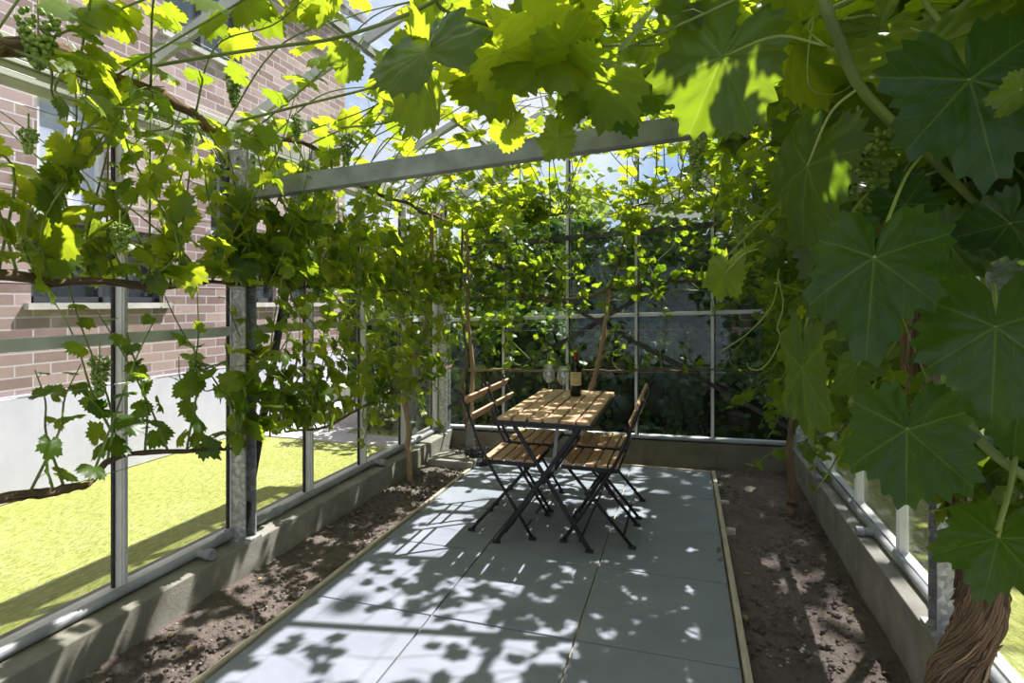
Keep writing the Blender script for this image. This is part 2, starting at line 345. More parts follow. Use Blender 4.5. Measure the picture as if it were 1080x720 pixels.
# --- walls of the glasshouse
def wall_shell(name, label): return thing(name, label, 'wall', kind='structure')
wl = wall_shell('wall_left', 'glazed left side of the glasshouse on a low concrete plinth')
MB().box((-2.36, YF, -.35), (-2.07, 5.12, .15)).build('plinth', 'concrete', wl, bevel=.006)
g = MB(); g.box((XL-.03, YF, .15), (XL+.03, YB, .175)); g.build('sill', 'aluminium', wl, bevel=.003)
for y in YL:
    g = MB(); g.box((XL-.005, y-.014, .17), (XL+.010, y-.006, 2.13), 1); g.box((XL-.012, y-.006, .17), (XL+.045, y+.016, 2.13), 0); g.box((XL+.03, y-.003, .17), (XL+.056, y+.012, 2.13), 0)
    g.build('mullion', ['aluminium', 'black_rubber'], wl)
MB().box((XL-.015, YF, 1.175), (XL+.022, YB, 1.222)).build('transom', 'aluminium', wl, bevel=.003)
g = MB(); g.box((XL-.06, YF, 2.115), (XL+.05, YB, 2.165)); g.box((XL-.13, YF, 2.165), (XL+.06, YB, 2.185)); g.box((XL+.035, YF, 2.185), (XL+.06, YB, 2.26)); g.box((XL-.13, YF, 2.185), (XL-.115, YB, 2.25))
g.build('gutter', 'gutter_paint', wl, bevel=.004)
ye = [YF]+YL+[YB]
for k in range(len(ye)-1):
    MB().box((XL-.002, ye[k], .175), (XL+.002, ye[k+1], 1.18)).build('pane', 'side_glass', wl)
    MB().box((XL-.002, ye[k], 1.22), (XL+.002, ye[k+1], 2.12)).build('pane', 'side_glass', wl)
wr = wall_shell('wall_right', 'glazed right side of the glasshouse on a concrete plinth')
MB().box((.81, YF, -.35), (.985, 5.12, .20)).build('plinth', 'concrete', wr, bevel=.006)
g = MB(); g.box((XR-.022, YF, .20), (XR+.02, YB, .222)); g.build('sill', 'aluminium', wr, bevel=.003)
for y in YR:
    g = MB(); g.box((XR-.010, y+.006, .22), (XR+.005, y+.014, 2.24), 1); g.box((XR-.026, y-.016, .22), (XR+.012, y+.006, 2.24), 0); g.box((XR-.034, y-.011, .22), (XR-.02, y+.002, 2.24), 0)
    g.build('mullion', ['aluminium', 'black_rubber'], wr)
MB().box((XR-.022, YF, 1.255), (XR+.015, YB, 1.302)).build('transom', 'aluminium', wr, bevel=.003)
g = MB(); g.box((XR-.05, YF, 2.215), (XR+.06, YB, 2.265)); g.box((XR-.06, YF, 2.265), (XR+.13, YB, 2.285)); g.box((XR-.06, YF, 2.285), (XR-.035, YB, 2.36)); g.box((XR+.115, YF, 2.285), (XR+.13, YB, 2.35))
g.build('gutter', 'gutter_paint', wr, bevel=.004)
ye = [YF]+YR+[YB]
for k in range(len(ye)-1):
    MB().box((XR-.002, ye[k], .225), (XR+.002, ye[k+1], 1.26)).build('pane', 'side_glass', wr)
    MB().box((XR-.002, ye[k], 1.30), (XR+.002, ye[k+1], 2.22)).build('pane', 'side_glass', wr)
RX, RZ = -.65, 2.97
def roof_z(x): return np.interp(x, [XL, RX, XR], [2.22, RZ, 2.32])
wb = wall_shell('wall_back', 'glazed back gable of the glasshouse with crossed steel braces')
g = MB(); V = []
for x, zt in ((-2.07, .152), (.81, .20)): V += [(x, 4.93, -.35), (x, 5.12, -.35), (x, 4.93, zt), (x, 5.12, zt)]
g.add(V, quad=[(0, 4, 6, 2), (1, 3, 7, 5), (2, 6, 7, 3), (0, 2, 3, 1), (4, 5, 7, 6)]); g.build('plinth', 'mossy_shaded_concrete', wb)
MB().bar((XL, YB, .172), (XR, YB, .222), .06, .026).build('sill', 'aluminium', wb)
for x in XB:
    z0 = .165+tilt(x)*.5; z1 = roof_z(x)
    g = MB(); g.box((x-.016, YB-.05, z0), (x+.006, YB+.012, z1)); g.box((x+.006, YB-.035, z0), (x+.017, YB+.005, z1), 1); g.build('mullion', ['aluminium', 'black_rubber'], wb)
MB().bar((XL, YB-.005, 1.172), (XR, YB-.005, 1.285), .04, .03).build('transom', 'aluminium', wb)
MB().bar((XL, YB-.03, 1.835), (XR, YB-.03, 2.025), .05, .045).build('eave_beam', 'rusty_dark_steel', wb)
xe = [XL]+XB+[XR]
for k in range(len(xe)-1):
    a, b = xe[k], xe[k+1]
    for z0, z1, w0, w1 in ((.18+tilt(a)*.5, .18+tilt(b)*.5, 1.165+tilt(a)*1.1, 1.165+tilt(b)*1.1), (1.185+tilt(a)*1.1, 1.185+tilt(b)*1.1, roof_z(a), roof_z(b))):
        g = MB()
        if a < RX < b and w0 > 2: V = [(a, z0), (b, z1), (b, w1), (RX, RZ), (a, w0)]
        else: V = [(a, z0), (b, z1), (b, w1), (a, w0)]
        n = len(V); P = [(x, YB+.002, z) for x, z in V]+[(x, YB-.002, z) for x, z in V]
        tri = [(0, q, q+1) for q in range(1, n-1)]+[(n, n+q+1, n+q) for q in range(1, n-1)]
        g.add(P, tri=tri, quad=[(q, n+q, n+(q+1) % n, (q+1) % n) for q in range(n)]); g.build('pane', 'back_glass', wb)
for a, b in (((-2.16, 4.90, .33), (.84, 4.90, 2.09)), ((-2.16, 4.93, 1.96), (.84, 4.93, .33))):
    g = MB(); g.bar(a, b, .004, .035); g.bar(R3(a)+[0, -.012, -.016], R3(b)+[0, -.012, -.016], .024, .004); g.build('cross_brace', 'rusty_dark_steel', wb)
ce = wall_shell('ceiling', 'pitched glass roof of the glasshouse seen through the vine leaves'); ce['category'] = 'roof'
for side, xe_, ylist in ((0, XL, YL), (1, XR, YR)):
    for y in ylist+[YB]:
        g = MB(); g.bar((xe_, y, roof_z(xe_)), (RX, y, RZ), .022, .05); g.bar((xe_, y+.014, roof_z(xe_)+.005), (RX, y+.014, RZ+.005), .008, .03, mi=1); g.build('roof_bar', ['aluminium', 'black_rubber'], ce)
    xm = (xe_+RX)/2
    MB().bar((xm, YF, roof_z(xm)-.04), (xm, YB, roof_z(xm)-.04), .035, .035).build('purlin', 'beam_steel', ce)
    ye = [YF]+ylist+[YB]
    for k in range(len(ye)-1):
        a, b = ye[k], ye[k+1]; z0 = roof_z(xe_)+.028; z1 = RZ+.028
        MB().add([(xe_, a, z0), (RX, a, z1), (RX, b, z1), (xe_, b, z0)], quad=[(0, 1, 2, 3)]) or None
        g = MB(); g.add([(xe_, a, z0), (RX, a, z1), (RX, b, z1), (xe_, b, z0), (xe_, a, z0+.004), (RX, a, z1+.004), (RX, b, z1+.004), (xe_, b, z0+.004)],
                        quad=[(0, 3, 2, 1), (4, 5, 6, 7), (0, 1, 5, 4), (1, 2, 6, 5), (2, 3, 7, 6), (3, 0, 4, 7)]); g.build('pane', 'pane_glass', ce)
g = MB(); g.bar((RX, YF, RZ), (RX, YB, RZ), .06, .09); g.build('ridge_beam', 'aluminium', ce)

# --- steel frame
def channel_post(x, y, z0, z1, sgn, label):
    o = thing('steel_post', label, 'post', (x, y, z0), 'galvanised frame posts', 'structure')
    w = .04; g = MB(); g.box((x-w, y-w, z0), (x+w, y-w+.008, z1)); g.box((x-w, y+w-.008, z0), (x+w, y+w, z1)); g.box((x-w*sgn-.004, y-w, z0), (x-w*sgn+.004, y+w, z1)); g.build('channel', 'galvanised_steel', o)
    MB().box((x-.06, y-.055, z0-.002), (x+.06, y+.055, z0+.012)).build('base_plate', 'galvanised_steel', o)
    g = MB(); g.box((x-w-.004, y-w-.006, z1-.22), (x+w+.03, y-w-.0005, z1)); 
    for dz in (.05, .15): g.tube([(x, y-w-.004, z1-dz), (x, y-w-.02, z1-dz)], .009, 6)
    g.build('bracket', 'galvanised_steel', o)
    return o
channel_post(-2.13, 2.37, .15, 2.11, 1, 'galvanised steel channel post halfway along the left glass wall')
channel_post(.875, 2.35, .20, 2.22, -1, 'mottled galvanised steel post at right beside the thick twisted vine trunk')
channel_post(-2.13, 4.89, .15, 2.11, 1, 'galvanised steel post in the back left corner')
channel_post(.86, 4.88, .20, 2.22, -1, 'galvanised steel post in the back right corner')
b = thing('tie_beam', 'weathered grey steel beam spanning the glasshouse under the roof', 'beam', (-.6, 2.35, 2.0), kind='structure')
A_, B_ = R3([-2.09, 2.37, 1.915]), R3([.86, 2.345, 2.095])
g = MB(); g.bar(A_, B_, .008, .085); g.bar(A_+[0, .03, .04], B_+[0, .03, .04], .06, .007); g.bar(A_+[0, .03, -.04], B_+[0, .03, -.04], .06, .007); g.build('web', 'beam_steel', b)
for x_, lab, a, bb in ((-2.17, 'dark leaning steel brace rising from the left post foot', (-2.15, 2.36, .165), (-2.15, 2.89, 2.12)), (.9, 'dark steel brace leaning away behind the right post', (.905, 2.42, .23), (.905, 2.95, 2.22))):
    g = MB(); g.bar(a, bb, .034, .005, up=(1, 0, 0)); g.bar(R3(a)+[.018, .0, 0], R3(bb)+[.018, 0, 0], .005, .034, up=(1, 0, 0)); tag(g.build('wall_brace', 'rusty_dark_steel'), lab, 'brace', kind='structure')

# --- pipes on the plinths
def pipe(pts, r, stubs, label):
    o = thing('water_pipe', label, 'pipe', tuple(pts[0])); o['group'] = 'grey pipes on the plinths'
    MB().tube(spline(pts, 50), r, 12).build('tube', 'grey_pipe', o, smooth=True)
    for (p, d) in stubs:
        p = R3(p); d = R3(d)
        s = MB().tube([p-d*.1, p, p+d*.6], r*1.02, 12).build('tee_stub', 'grey_pipe', o, smooth=True)
        MB().tube([p+d*.6, p+d*.63, p+d], [r*1.25, r*1.3, r*1.25], 12).build('end_cap', 'grey_pipe', s, smooth=False)
    for k in range(3):
        q = spline(pts, 50)[8+k*15]; q2 = spline(pts, 50)[9+k*15]; MB().tube([q, q+(q2-q)*.35], r*1.35, 12).build('coupling', 'grey_pipe', o)
y1 = at_z(225, 587, .17)[1]; y2 = at_z(398, 488, .17)[1]
pipe([(-2.185, YF, .176), (-2.185, 2.25, .176), (-2.185, 2.31, .19), (-2.18, 2.5, .178), (-2.185, 4.86, .178)], .020, [((-2.18, y1, .178), (.09, .0, .0)), ((-2.18, y2, .178), (.09, 0, 0))], 'long grey pipe on the left plinth at the foot of the glass')
y1 = at_z(858, 503, .22)[1]; y2 = at_z(905, 560, .22)[1]
pipe([(.895, YF, .222), (.895, 2.2, .222), (.90, 2.5, .222), (.885, 4.6, .222), (.87, 4.82, .222), (.80, 4.93, .222)], .018, [((.89, y1, .222), (-.085, 0, 0)), ((.893, y2, .222), (-.085, 0, 0))], 'grey pipe on the right plinth with two short side stubs')
pipe([(-2.12, 4.955, .178), (-1.2, 4.955, .194), (.2, 4.955, .213), (.76, 4.955, .222)], .016, [], 'grey pipe along the back plinth under the glass')

# ------------------------------------------------------------------ furniture
def bistro_table():
    t = thing('bistro_table', 'rectangular folding bistro table with slatted wooden top and black crossed legs', 'table', (-.735, 3.55, 0))
    x0, x1, y0, y1, z = -1.0, -.468, 3.0, 4.08, .712
    n = 6; p = (x1-x0)/n
    for k in range(n):
        MB().box((x0+k*p+.007, y0+.002, z-.018), (x0+(k+1)*p-.007, y1-.002, z)).build('slat', 'slat_wood', t, bevel=.003)
    g = MB()
    for a, b in (((x0, y0+.004, z-.03), (x1, y0+.004, z-.03)), ((x0, y1-.004, z-.03), (x1, y1-.004, z-.03)), ((x0+.004, y0, z-.03), (x0+.004, y1, z-.03)), ((x1-.004, y0, z-.03), (x1-.004, y1, z-.03)), ((x0, 3.54, z-.03), (x1, 3.54, z-.03))):
        g.bar(a, b, .012, .024)
    g.build('rim', 'black_metal', t)
    for y, s in ((3.05, 1), (4.03, -1)):
        for xa, xb in ((x0+.07, -.49), (x1-.07, -1.01)):
            dy = .012*(1 if xa < xb else -1)
            MB().bar((xa, y+dy, z-.03), (xb, y+dy, .008), .022, .011, up=(0, 1, 0)).build('leg', 'black_metal', t)
            MB().box((xb-.022, y+dy-.012, 0), (xb+.022, y+dy+.012, .014)).build('foot', 'black_rubber', t, bevel=.003)
    for xb in (-.52, -.98): MB().tube([(xb+.02*(1 if xb < -.7 else -1), 3.05, .06), (xb+.02*(1 if xb < -.7 else -1), 4.03, .06)], .007, 8).build('stretcher', 'black_metal', t)
    MB().tube([(-.735, 3.05, .355), (-.735, 4.03, .355)], .008, 8).build('stretcher', 'black_metal', t)
    MB().bar((-.70, 3.25, z-.03), (-.735, 3.25, .36), .02, .008, up=(0, 1, 0)).build('stay', 'grey_pipe', t)
bistro_table()
def bistro_chair(y0, label, s=1):
    # faces +x when s = 1; the origin is on the floor below the seat's middle
    xm = -1.0 if s == 1 else -.475
    t = thing('folding_chair', label, 'chair', (xm, y0+.19, 0), 'folding bistro chairs around the table')
    def P(x, y, z): return (xm+(x+1.0)*s, y, z)
    ya, yb = y0, y0+.375
    nslat = 5; w = .052
    for k in range(nslat):
        x = -1.125+k*.064
        a, b = P(x, ya+.016, .428), P(x+w, yb-.016, .446)
        MB().box((min(a[0], b[0]), a[1], a[2]), (max(a[0], b[0]), b[1], b[2])).build('seat_slat', 'slat_wood', t, bevel=.003)
    g = MB()
    for y in (ya+.012, yb-.012): g.bar(P(-1.13, y, .42), P(-.81, y, .42), .01, .022)
    for x in (-1.12, -.82): g.bar(P(x, ya+.012, .418), P(x, yb-.012, .418), .02, .01)
    g.build('seat_frame', 'black_metal', t)
    for y in (ya, yb):
        MB().tube(spline([P(-1.262, y, .815), P(-1.215, y, .70), P(-1.10, y, .44), P(-.825, y, .012)], 14), .0095, 8).build('back_leg', 'black_metal', t, smooth=True)
    for y in (ya+.022, yb-.022):
        MB().tube([P(-.84, y, .42), P(-1.2, y, .012)], .0095, 8).build('front_leg', 'black_metal', t, smooth=True)
    for y in (ya, yb): MB().box(*[tuple(map(f, zip(P(-.845, y-.011, 0), P(-.805, y+.011, .016)))) for f in (min, max)]).build('foot', 'black_rubber', t, bevel=.003)
    for y in (ya+.022, yb-.022): MB().box(*[tuple(map(f, zip(P(-1.222, y-.011, 0), P(-1.182, y+.011, .016)))) for f in (min, max)]).build('foot', 'black_rubber', t, bevel=.003)
    for (xa, z) in ((-.86, .07), (-1.155, .065)): MB().tube([P(xa, ya, z), P(xa, yb, z)], .007, 8).build('stretcher', 'black_metal', t)
    for x, z, x2, z2 in ((-1.238, .795, -1.258, .745), (-1.20, .70, -1.222, .648)):
        g = MB(); g.bar(P((x+x2)/2+.013, ya-.004, (z+z2)/2), P((x+x2)/2+.013, yb+.004, (z+z2)/2), .014, .052, up=(.38*s, 0, .92)); g.build('back_slat', 'slat_wood_cross', t, bevel=.003)
bistro_chair(3.13, 'folding wooden slat chair on left of table, nearer the camera', 1)
bistro_chair(3.58, 'folding wooden slat chair on left of table, farther from the camera', 1)
bistro_chair(3.15, 'folding wooden slat chair on right of table, nearer the camera', -1)
bistro_chair(3.60, 'folding wooden slat chair on right of table, farther from the camera', -1)

def wine_bottle(x, y, z):
    t = thing('wine_bottle', 'dark red wine bottle with yellow label and red capsule on the table', 'bottle', (x, y, z))
    MB().lathe([(0, .004), (.030, .001), (.0365, .006), (.0375, .02), (.0375, .185), (.035, .205), (.026, .222), (.0165, .237), (.0145, .25), (.0142, .285), (.0155, .287), (.0155, .295), (.0, .296)], 32, (x, y, z)).build('body', 'bottle_glass', t, smooth=True)
    MB().lathe([(.0150, .240), (.0152, .262), (.0150, .286), (.0162, .288), (.0162, .297), (.0, .2985)], 28, (x, y, z)).build('capsule', 'capsule_red', t, smooth=True)
    a = np.linspace(-2.6, .55, 24); g = MB(); r = .0380
    V = [(x+r*math.cos(q), y+r*math.sin(q), z+h) for h in (.075, .165) for q in a]; n = len(a)
    g.add(V, quad=[(k, k+1, n+k+1, n+k) for k in range(n-1)]); lb = g.build('label', 'label_paper', t, smooth=True)
    g = MB()
    for h, w, q0 in ((.148, .006, .55), (.135, .003, .45), (.128, .003, .5), (.105, .002, .6), (.098, .002, .4), (.088, .003, .5)):
        a = np.linspace(-1.45-q0, -1.45+q0, 12); n = 12; r = .0383
        g.add([(x+r*math.cos(q), y+r*math.sin(q), z+hh) for hh in (h, h+w) for q in a], quad=[(k, k+1, n+k+1, n+k) for k in range(n-1)])
    g.build('print', 'label_ink', lb)
wine_bottle(-.705, 3.82, .712)
def wine_glass(x, y, z, label):
    t = thing('wine_glass', label, 'wine glass', (x, y, z), 'wine glasses on the table')
    MB().lathe([(.004, .092), (.018, .098), (.036, .122), (.041, .138), (.039, .165), (.033, .215), (.0322, .215), (.038, .165), (.040, .138), (.035, .123), (.017, .100), (.0, .096)], 28, (x, y, z)).build('bowl', 'wine_glass', t, smooth=True)
    MB().lathe([(.0045, .006), (.0036, .02), (.0034, .07), (.005, .093), (0, .095)], 14, (x, y, z)).build('stem', 'wine_glass', t, smooth=True)
    MB().lathe([(0, .0), (.034, .0), (.034, .002), (.012, .004), (.0045, .008), (0, .009)], 28, (x, y, z)).build('foot', 'wine_glass', t, smooth=True)
wine_glass(-.872, 3.745, .712, 'empty wine glass on the table, farther from the bottle')
wine_glass(-.757, 3.66, .712, 'empty wine glass on the table, right beside the bottle')

# --- odds and ends in the back left corner
MB_ = MB().box((-2.03, 4.30, -.02), (-1.64, 4.56, .055)); tag(MB_.build('concrete_block', 'concrete', bevel=.012), 'flat concrete block lying in the back left corner', 'block')
M = Matrix.Translation((-1.80, 4.66, -.01)) @ Matrix.Rotation(math.radians(-8), 4, 'X') @ Matrix.Rotation(math.radians(10), 4, 'Z')
tag(MB().box((-.035, -.012, 0), (.035, .012, .30), M=M).build('grey_board', 'slate_board', bevel=.003), 'narrow grey board standing upright behind the left chairs', 'board')
g = MB(); n = 46; rr = np.random.default_rng(3)
for k in range(n):
    a = rr.uniform(0, 6.28); L = rr.uniform(.08, .22); p = R3([-1.66+rr.normal(0, .07), 4.52+rr.normal(0, .05), -.01]); d = R3([math.cos(a)*.6, math.sin(a)*.4, 1])
    g.tube(spline([p, p+d*L*.6, p+d*L+R3([math.cos(a), math.sin(a), -.6])*L*.5], 6), [.006, .006, .005, .004, .003, .002], 4)
g.lathe([(0, .07), (.07, .065), (.12, .03), (.15, -.02)], 18, (-1.66, 4.52, 0))
tag(g.build('dark_tuft', 'black_net'), 'dark spiky heap of dried stalks behind the left chairs', 'plant heap')

# ------------------------------------------------------------------ leaves
def leaf_outline(theta, teeth):
    d = np.abs((theta+math.pi) % (2*math.pi)-math.pi)*180/math.pi
    k = [0, 14, 27, 40, 54, 68, 84, 98, 112, 130, 150, 164, 173, 180]
    v = [1.0, .88, .76, .80, .90, .82, .70, .72, .77, .73, .70, .62, .38, .06]
    r = np.interp(d, k, v)
    return r
def leaf_template(na, nr, seed, fold=.22, curl=.25, rip=.05):
    rg = np.random.default_rng(seed)
    th = np.linspace(-math.pi, math.pi, na+1)[:-1]+math.pi/na
    r = leaf_outline(th, na)
    tooth = np.where(np.arange(na) % 2 == 0, 1.07, .90) if na < 60 else 1+.12*(np.abs((np.arange(na) % 5)-2)/2.0*-1+.5)
    asym = 1+.06*np.sin(th*2+rg.uniform(0, 6))+.05*np.sin(th*3+rg.uniform(0, 6))+.04*np.sin(th*7+rg.uniform(0, 6))
    r = r*tooth*asym
    V = [(0, 0, 0)]
    for q in np.linspace(0, 1, nr+1)[1:]:
        x = np.sin(th)*r*q; y = np.cos(th)*r*q
        V += list(zip(x, y, np.zeros(na)))
    V = R3(V); x, y = V[:, 0], V[:, 1]; rad = np.hypot(x, y); ang = np.arctan2(x, y)
    z = fold*np.abs(x)-fold*.4*rad-curl*rad**2*(1+.4*np.sin(ang+rg.uniform(0, 6)))+rip*np.sin(ang*5+rg.uniform(0, 6))*rad**1.5
    if na >= 60: z += .018*np.sin(ang*13+rg.uniform(0, 6))*rad-.02*np.sin(rad*18+3*np.cos(ang*5))*rad
    P = np.stack([x, y, z], 1); uv = np.stack([x/2.4+.5, y/2.4+.5], 1)
    tri = [(0, 1+k, 1+(k+1) % na) for k in range(na)]; quad = []
    for q in range(nr-1):
        a = 1+q*na; b = a+na
        quad += [(a+k, b+k, b+(k+1) % na, a+(k+1) % na) for k in range(na)]
    return P, R3(tri), R3(quad).reshape(-1, 4), uv
LEAF_MID = [leaf_template(40, 2, 10+k, fold=.12+.1*(k % 3), curl=.12+.12*(k % 4), rip=.05+.02*(k % 2)) for k in range(8)]
LEAF_BIG = [leaf_template(130, 9, 40+k, fold=.10+.06*(k % 3), curl=.12+.08*(k % 3), rip=.05) for k in range(6)]
IVY = leaf_template(10, 1, 77, fold=.15, curl=.2)
def unit(v): v = np.asarray(v, float); return v/(np.linalg.norm(v)+1e-9)
class Foliage:
    def __init__(s): s.L = []; s.pet = []
    def leaf(s, P, tip, nrm, size, tint): s.L.append((P, unit(tip), unit(nrm), size, tint))
    def petiole(s, a, b, r): s.pet.append((a, b, r))
    def build(s, name, parent, mat='vine_leaf', temps=None, kind='stuff'):
        temps = temps or LEAF_MID; mb = MB()
        P = R3([l[0] for l in s.L]); Yv = R3([l[1] for l in s.L]); Zv = R3([l[2] for l in s.L]); S = R3([l[3] for l in s.L]); T = R3([l[4] for l in s.L])
        Yv = Yv-Zv*(Yv*Zv).sum(1)[:, None]; Yv /= np.linalg.norm(Yv, axis=1)[:, None]+1e-9; Xv = np.cross(Yv, Zv)
        which = rng.integers(0, len(temps), len(P))
        for k, (tv, tt, tq, tu) in enumerate(temps):
            m = np.where(which == k)[0]
            if not len(m): continue
            nv = len(tv); sx = rng.uniform(.9, 1.12, len(m)); fl = rng.choice([-1., 1.], len(m)); zz = rng.uniform(.5, 1.5, len(m))
            V = P[m][:, None]+S[m][:, None, None]*(tv[None, :, 0:1]*(sx*fl)[:, None, None]*Xv[m][:, None]+tv[None, :, 1:2]*Yv[m][:, None]+tv[None, :, 2:3]*zz[:, None, None]*Zv[m][:, None])
            off = (np.arange(len(m))*nv)[:, None, None]
            mb.add(V.reshape(-1, 3), tri=(tt[None]+off).reshape(-1, 3), quad=(tq[None]+off).reshape(-1, 4) if len(tq) else None, uv=np.tile(tu, (len(m), 1)), tint=np.repeat(T[m], nv))
        for a, b, r in s.pet:
            a = R3(a); b = R3(b); mid = (a+b)/2+R3([0, 0, .12*np.linalg.norm(b-a)])
            mb.tube([a, mid, b], r, 4, mi=1, caps=False)
        o = mb.build(name, [mat, 'petiole_green'] if s.pet else [mat], parent, smooth=True)
        if kind: o['kind'] = kind
        return o
LIGHT = R3(SUN_TO); LEAF_K, EV_K, SP_K = 1.3, .62, .82
def canopy_keep(x, y):
    # the canopy is thinner over the middle of the far bay, fuller at the sides
    if -1.0 < x < .25 and y > 3.1: return .30
    if x >= .25 and y > 2.6: return .60 if x < .68 else 1.
    if x < -1.5: return .62
    if x < -1.0: return .68
    if x > .1 and y < 2.3: return .48
    return .8
def dress(fo, pts, spacing, size, out, wl_=.5, wo_=.6, wr_=.55, tint=(.1, .8), taper=.45, droop=.6, skip=0., start=0.):
    """hang alternate leaves along a cane"""
    pts = np.asarray(pts); seg = np.linalg.norm(np.diff(pts, axis=0), axis=1); cum = np.concatenate([[0], np.cumsum(seg)]); Lt = cum[-1]
    s = start+spacing*rng.uniform(.2, .8); side = rng.choice([-1, 1])
    while s < Lt:
        i = min(np.searchsorted(cum, s)-1, len(seg)-1); i = max(i, 0); f = (s-cum[i])/seg[i]; p = pts[i]*(1-f)+pts[i+1]*f; T = unit(pts[i+1]-pts[i])
        side = -side; s += spacing*rng.uniform(.75, 1.3)
        if rng.random() < skip: continue
        k = s/Lt; sz = LEAF_K*rng.uniform(*size)*(1-taper*k**2)
        side_v = unit(np.cross(T, out)+rng.normal(0, .35, 3))*side
        pd = unit(side_v*.8+T*.35+out*rng.uniform(-.1, .5)+R3([0, 0, .25]))
        pl = sz*rng.uniform(.55, 1.0); q = p+pd*pl
        n = unit(LIGHT*wl_+out*wo_+rng.normal(0, wr_, 3)+R3([0, 0, .2])); tip = pd*.55+R3([0, 0, -droop])+rng.normal(0, .35, 3)
        tt = np.clip(rng.uniform(*tint)+.25*k*rng.random(), 0, 1)
        if not (XL+.07 < q[0] < XR-.07 and q[1] < YB-.12 and q[2] < roof_z(q[0])-.06): continue
        if q[2] > 2.0 and rng.random() > canopy_keep(q[0], q[1]): continue
        fo.petiole(p, q, max(.0011, sz*.011)); fo.leaf(q, tip, n, sz, tt)
def cane(parent, pts, r0, r1, mat='green_cane', n=7, seg=24, name='cane'):
    P = spline(pts, seg); MB().tube(P, np.linspace(r0, r1, seg), n).build(name, mat, parent, smooth=True); return P
def arm(parent, pts, r0, r1, seed=1, seg=60, name='arm', mat='bark', ridge=.10):
    P = spline(pts, seg); rg = np.random.default_rng(seed); P[1:-1] += rg.normal(0, r1*.28, (seg-2, 3)); tt_ = np.linspace(0, 1, seg)[:, None]*7*np.linalg.norm(P[-1]-P[0]); P += min(.012, r0*.8)*np.sin(tt_*R3([1.0, 1.3, 1.7])+rg.uniform(0, 6, 3))*np.sin(np.linspace(0, math.pi, seg))[:, None]
    r = np.linspace(r0, r1, seg)*(1+.14*np.convolve(rg.normal(0, 1, seg), [.3, .4, .3], 'same'))
    MB().tube(P, r, 14, ridge=ridge, twist=5, seed=seed).build(name, mat, parent, smooth=True); return P
_ico = None
def berry_template():
    t = (1+5**.5)/2; V = R3([(-1, t, 0), (1, t, 0), (-1, -t, 0), (1, -t, 0), (0, -1, t), (0, 1, t), (0, -1, -t), (0, 1, -t), (t, 0, -1), (t, 0, 1), (-t, 0, -1), (-t, 0, 1)]); V /= np.linalg.norm(V[0])
    Fc = [(0, 11, 5), (0, 5, 1), (0, 1, 7), (0, 7, 10), (0, 10, 11), (1, 5, 9), (5, 11, 4), (11, 10, 2), (10, 7, 6), (7, 1, 8), (3, 9, 4), (3, 4, 2), (3, 2, 6), (3, 6, 8), (3, 8, 9), (4, 9, 5), (2, 4, 11), (6, 2, 10), (8, 6, 7), (9, 8, 1)]
    V = list(map(tuple, V)); out = []; mid = {}
    def mp(a, b):
        k = (min(a, b), max(a, b))
        if k not in mid: V.append(tuple(unit(R3(V[a])+R3(V[b])))); mid[k] = len(V)-1
        return mid[k]
    for a, b, c in Fc: x, y, z = mp(a, b), mp(b, c), mp(c, a); out += [(a, x, z), (b, y, x), (c, z, y), (x, y, z)]
    return R3(V), R3(out)
BV, BF = berry_template()
def grapes(parent, top, length, width, r, seed, hang=(0, 0, -1)):
    rg = np.random.default_rng(seed); top = R3(top, float); hang = unit(hang); g = MB(); stem = MB(); n = int(1.05*length*width/(r*r)*.62); n = min(max(n, 40), 260)
    e1 = unit(np.cross(hang, [1, .2, .1])); e2 = np.cross(hang, e1)
    C = []
    for k in range(n):
        t = rg.random()**.85; w = width/2*(1-.72*t)*(1 if t > .12 else .6+t*3); a = rg.uniform(0, 6.28); q = w*math.sqrt(rg.uniform(.25, 1)); C.append(top+hang*(t*length+.02)+e1*q*math.cos(a)+e2*q*math.sin(a))
    C = R3(C); S = r*rg.uniform(.72, 1.12, n)
    V = (C[:, None]+S[:, None, None]*BV[None]).reshape(-1, 3); off = (np.arange(n)*len(BV))[:, None, None]
    g.add(V, tri=(BF[None]+off).reshape(-1, 3)); o = g.build('grape_cluster', 'grape_skin', parent, smooth=True); o['label'] = 'hanging bunch of small green grapes'
    stem.tube([top-hang*.03, top, top+hang*length*.5, top+hang*length], [.003, .003, .002, .001], 5)
    for k in range(0, n, 2): c = C[k]; t = np.clip((c-top)@hang-.012, 0, length); stem.tube([top+hang*t, c], .0009, 3, caps=False)
    stem.build('stem', 'petiole_green', o)

# ------------------------------------------------------------------ wires
def wire_set(label, lines, group='vine training wires'):
    o = thing('wire_trellis', label, 'wires', tuple(lines[0][0])); o['group'] = group
    for a, b in lines:
        a = R3(a, float); b = R3(b, float); P = np.linspace(a, b, 12); P[:, 2] -= .012*np.sin(np.linspace(0, math.pi, 12))
        MB().tube(P, .0016, 5).build('wire', 'wire_steel', o)
wire_set('thin steel wires strung along the left glass wall', [((-2.06, YF, z), (-2.06, 4.9, z)) for z in (.72, 1.05, 1.42, 1.72, 2.0, 2.1)])
wire_set('thin steel wires strung along the right glass wall', [((.78, YF, z), (.78, 4.9, z)) for z in (.80, 1.15, 1.5, 1.8, 2.12)])
wire_set('thin steel wires strung across the back wall', [((-2.1, 4.85, z), (.8, 4.85, z+.06)) for z in (.74, 1.09, 1.40, 1.75)])
wire_set('thin wires strung lengthwise under the glass roof', [((x, YF, min(roof_z(x)-.12, 2.62)), (x, 4.9, min(roof_z(x)-.12, 2.62))) for x in (-1.75, -1.4, -1.05, -.65, -.25, .15, .5)])
def canopy_z(x): return min(float(roof_z(x))-.13, 2.60)

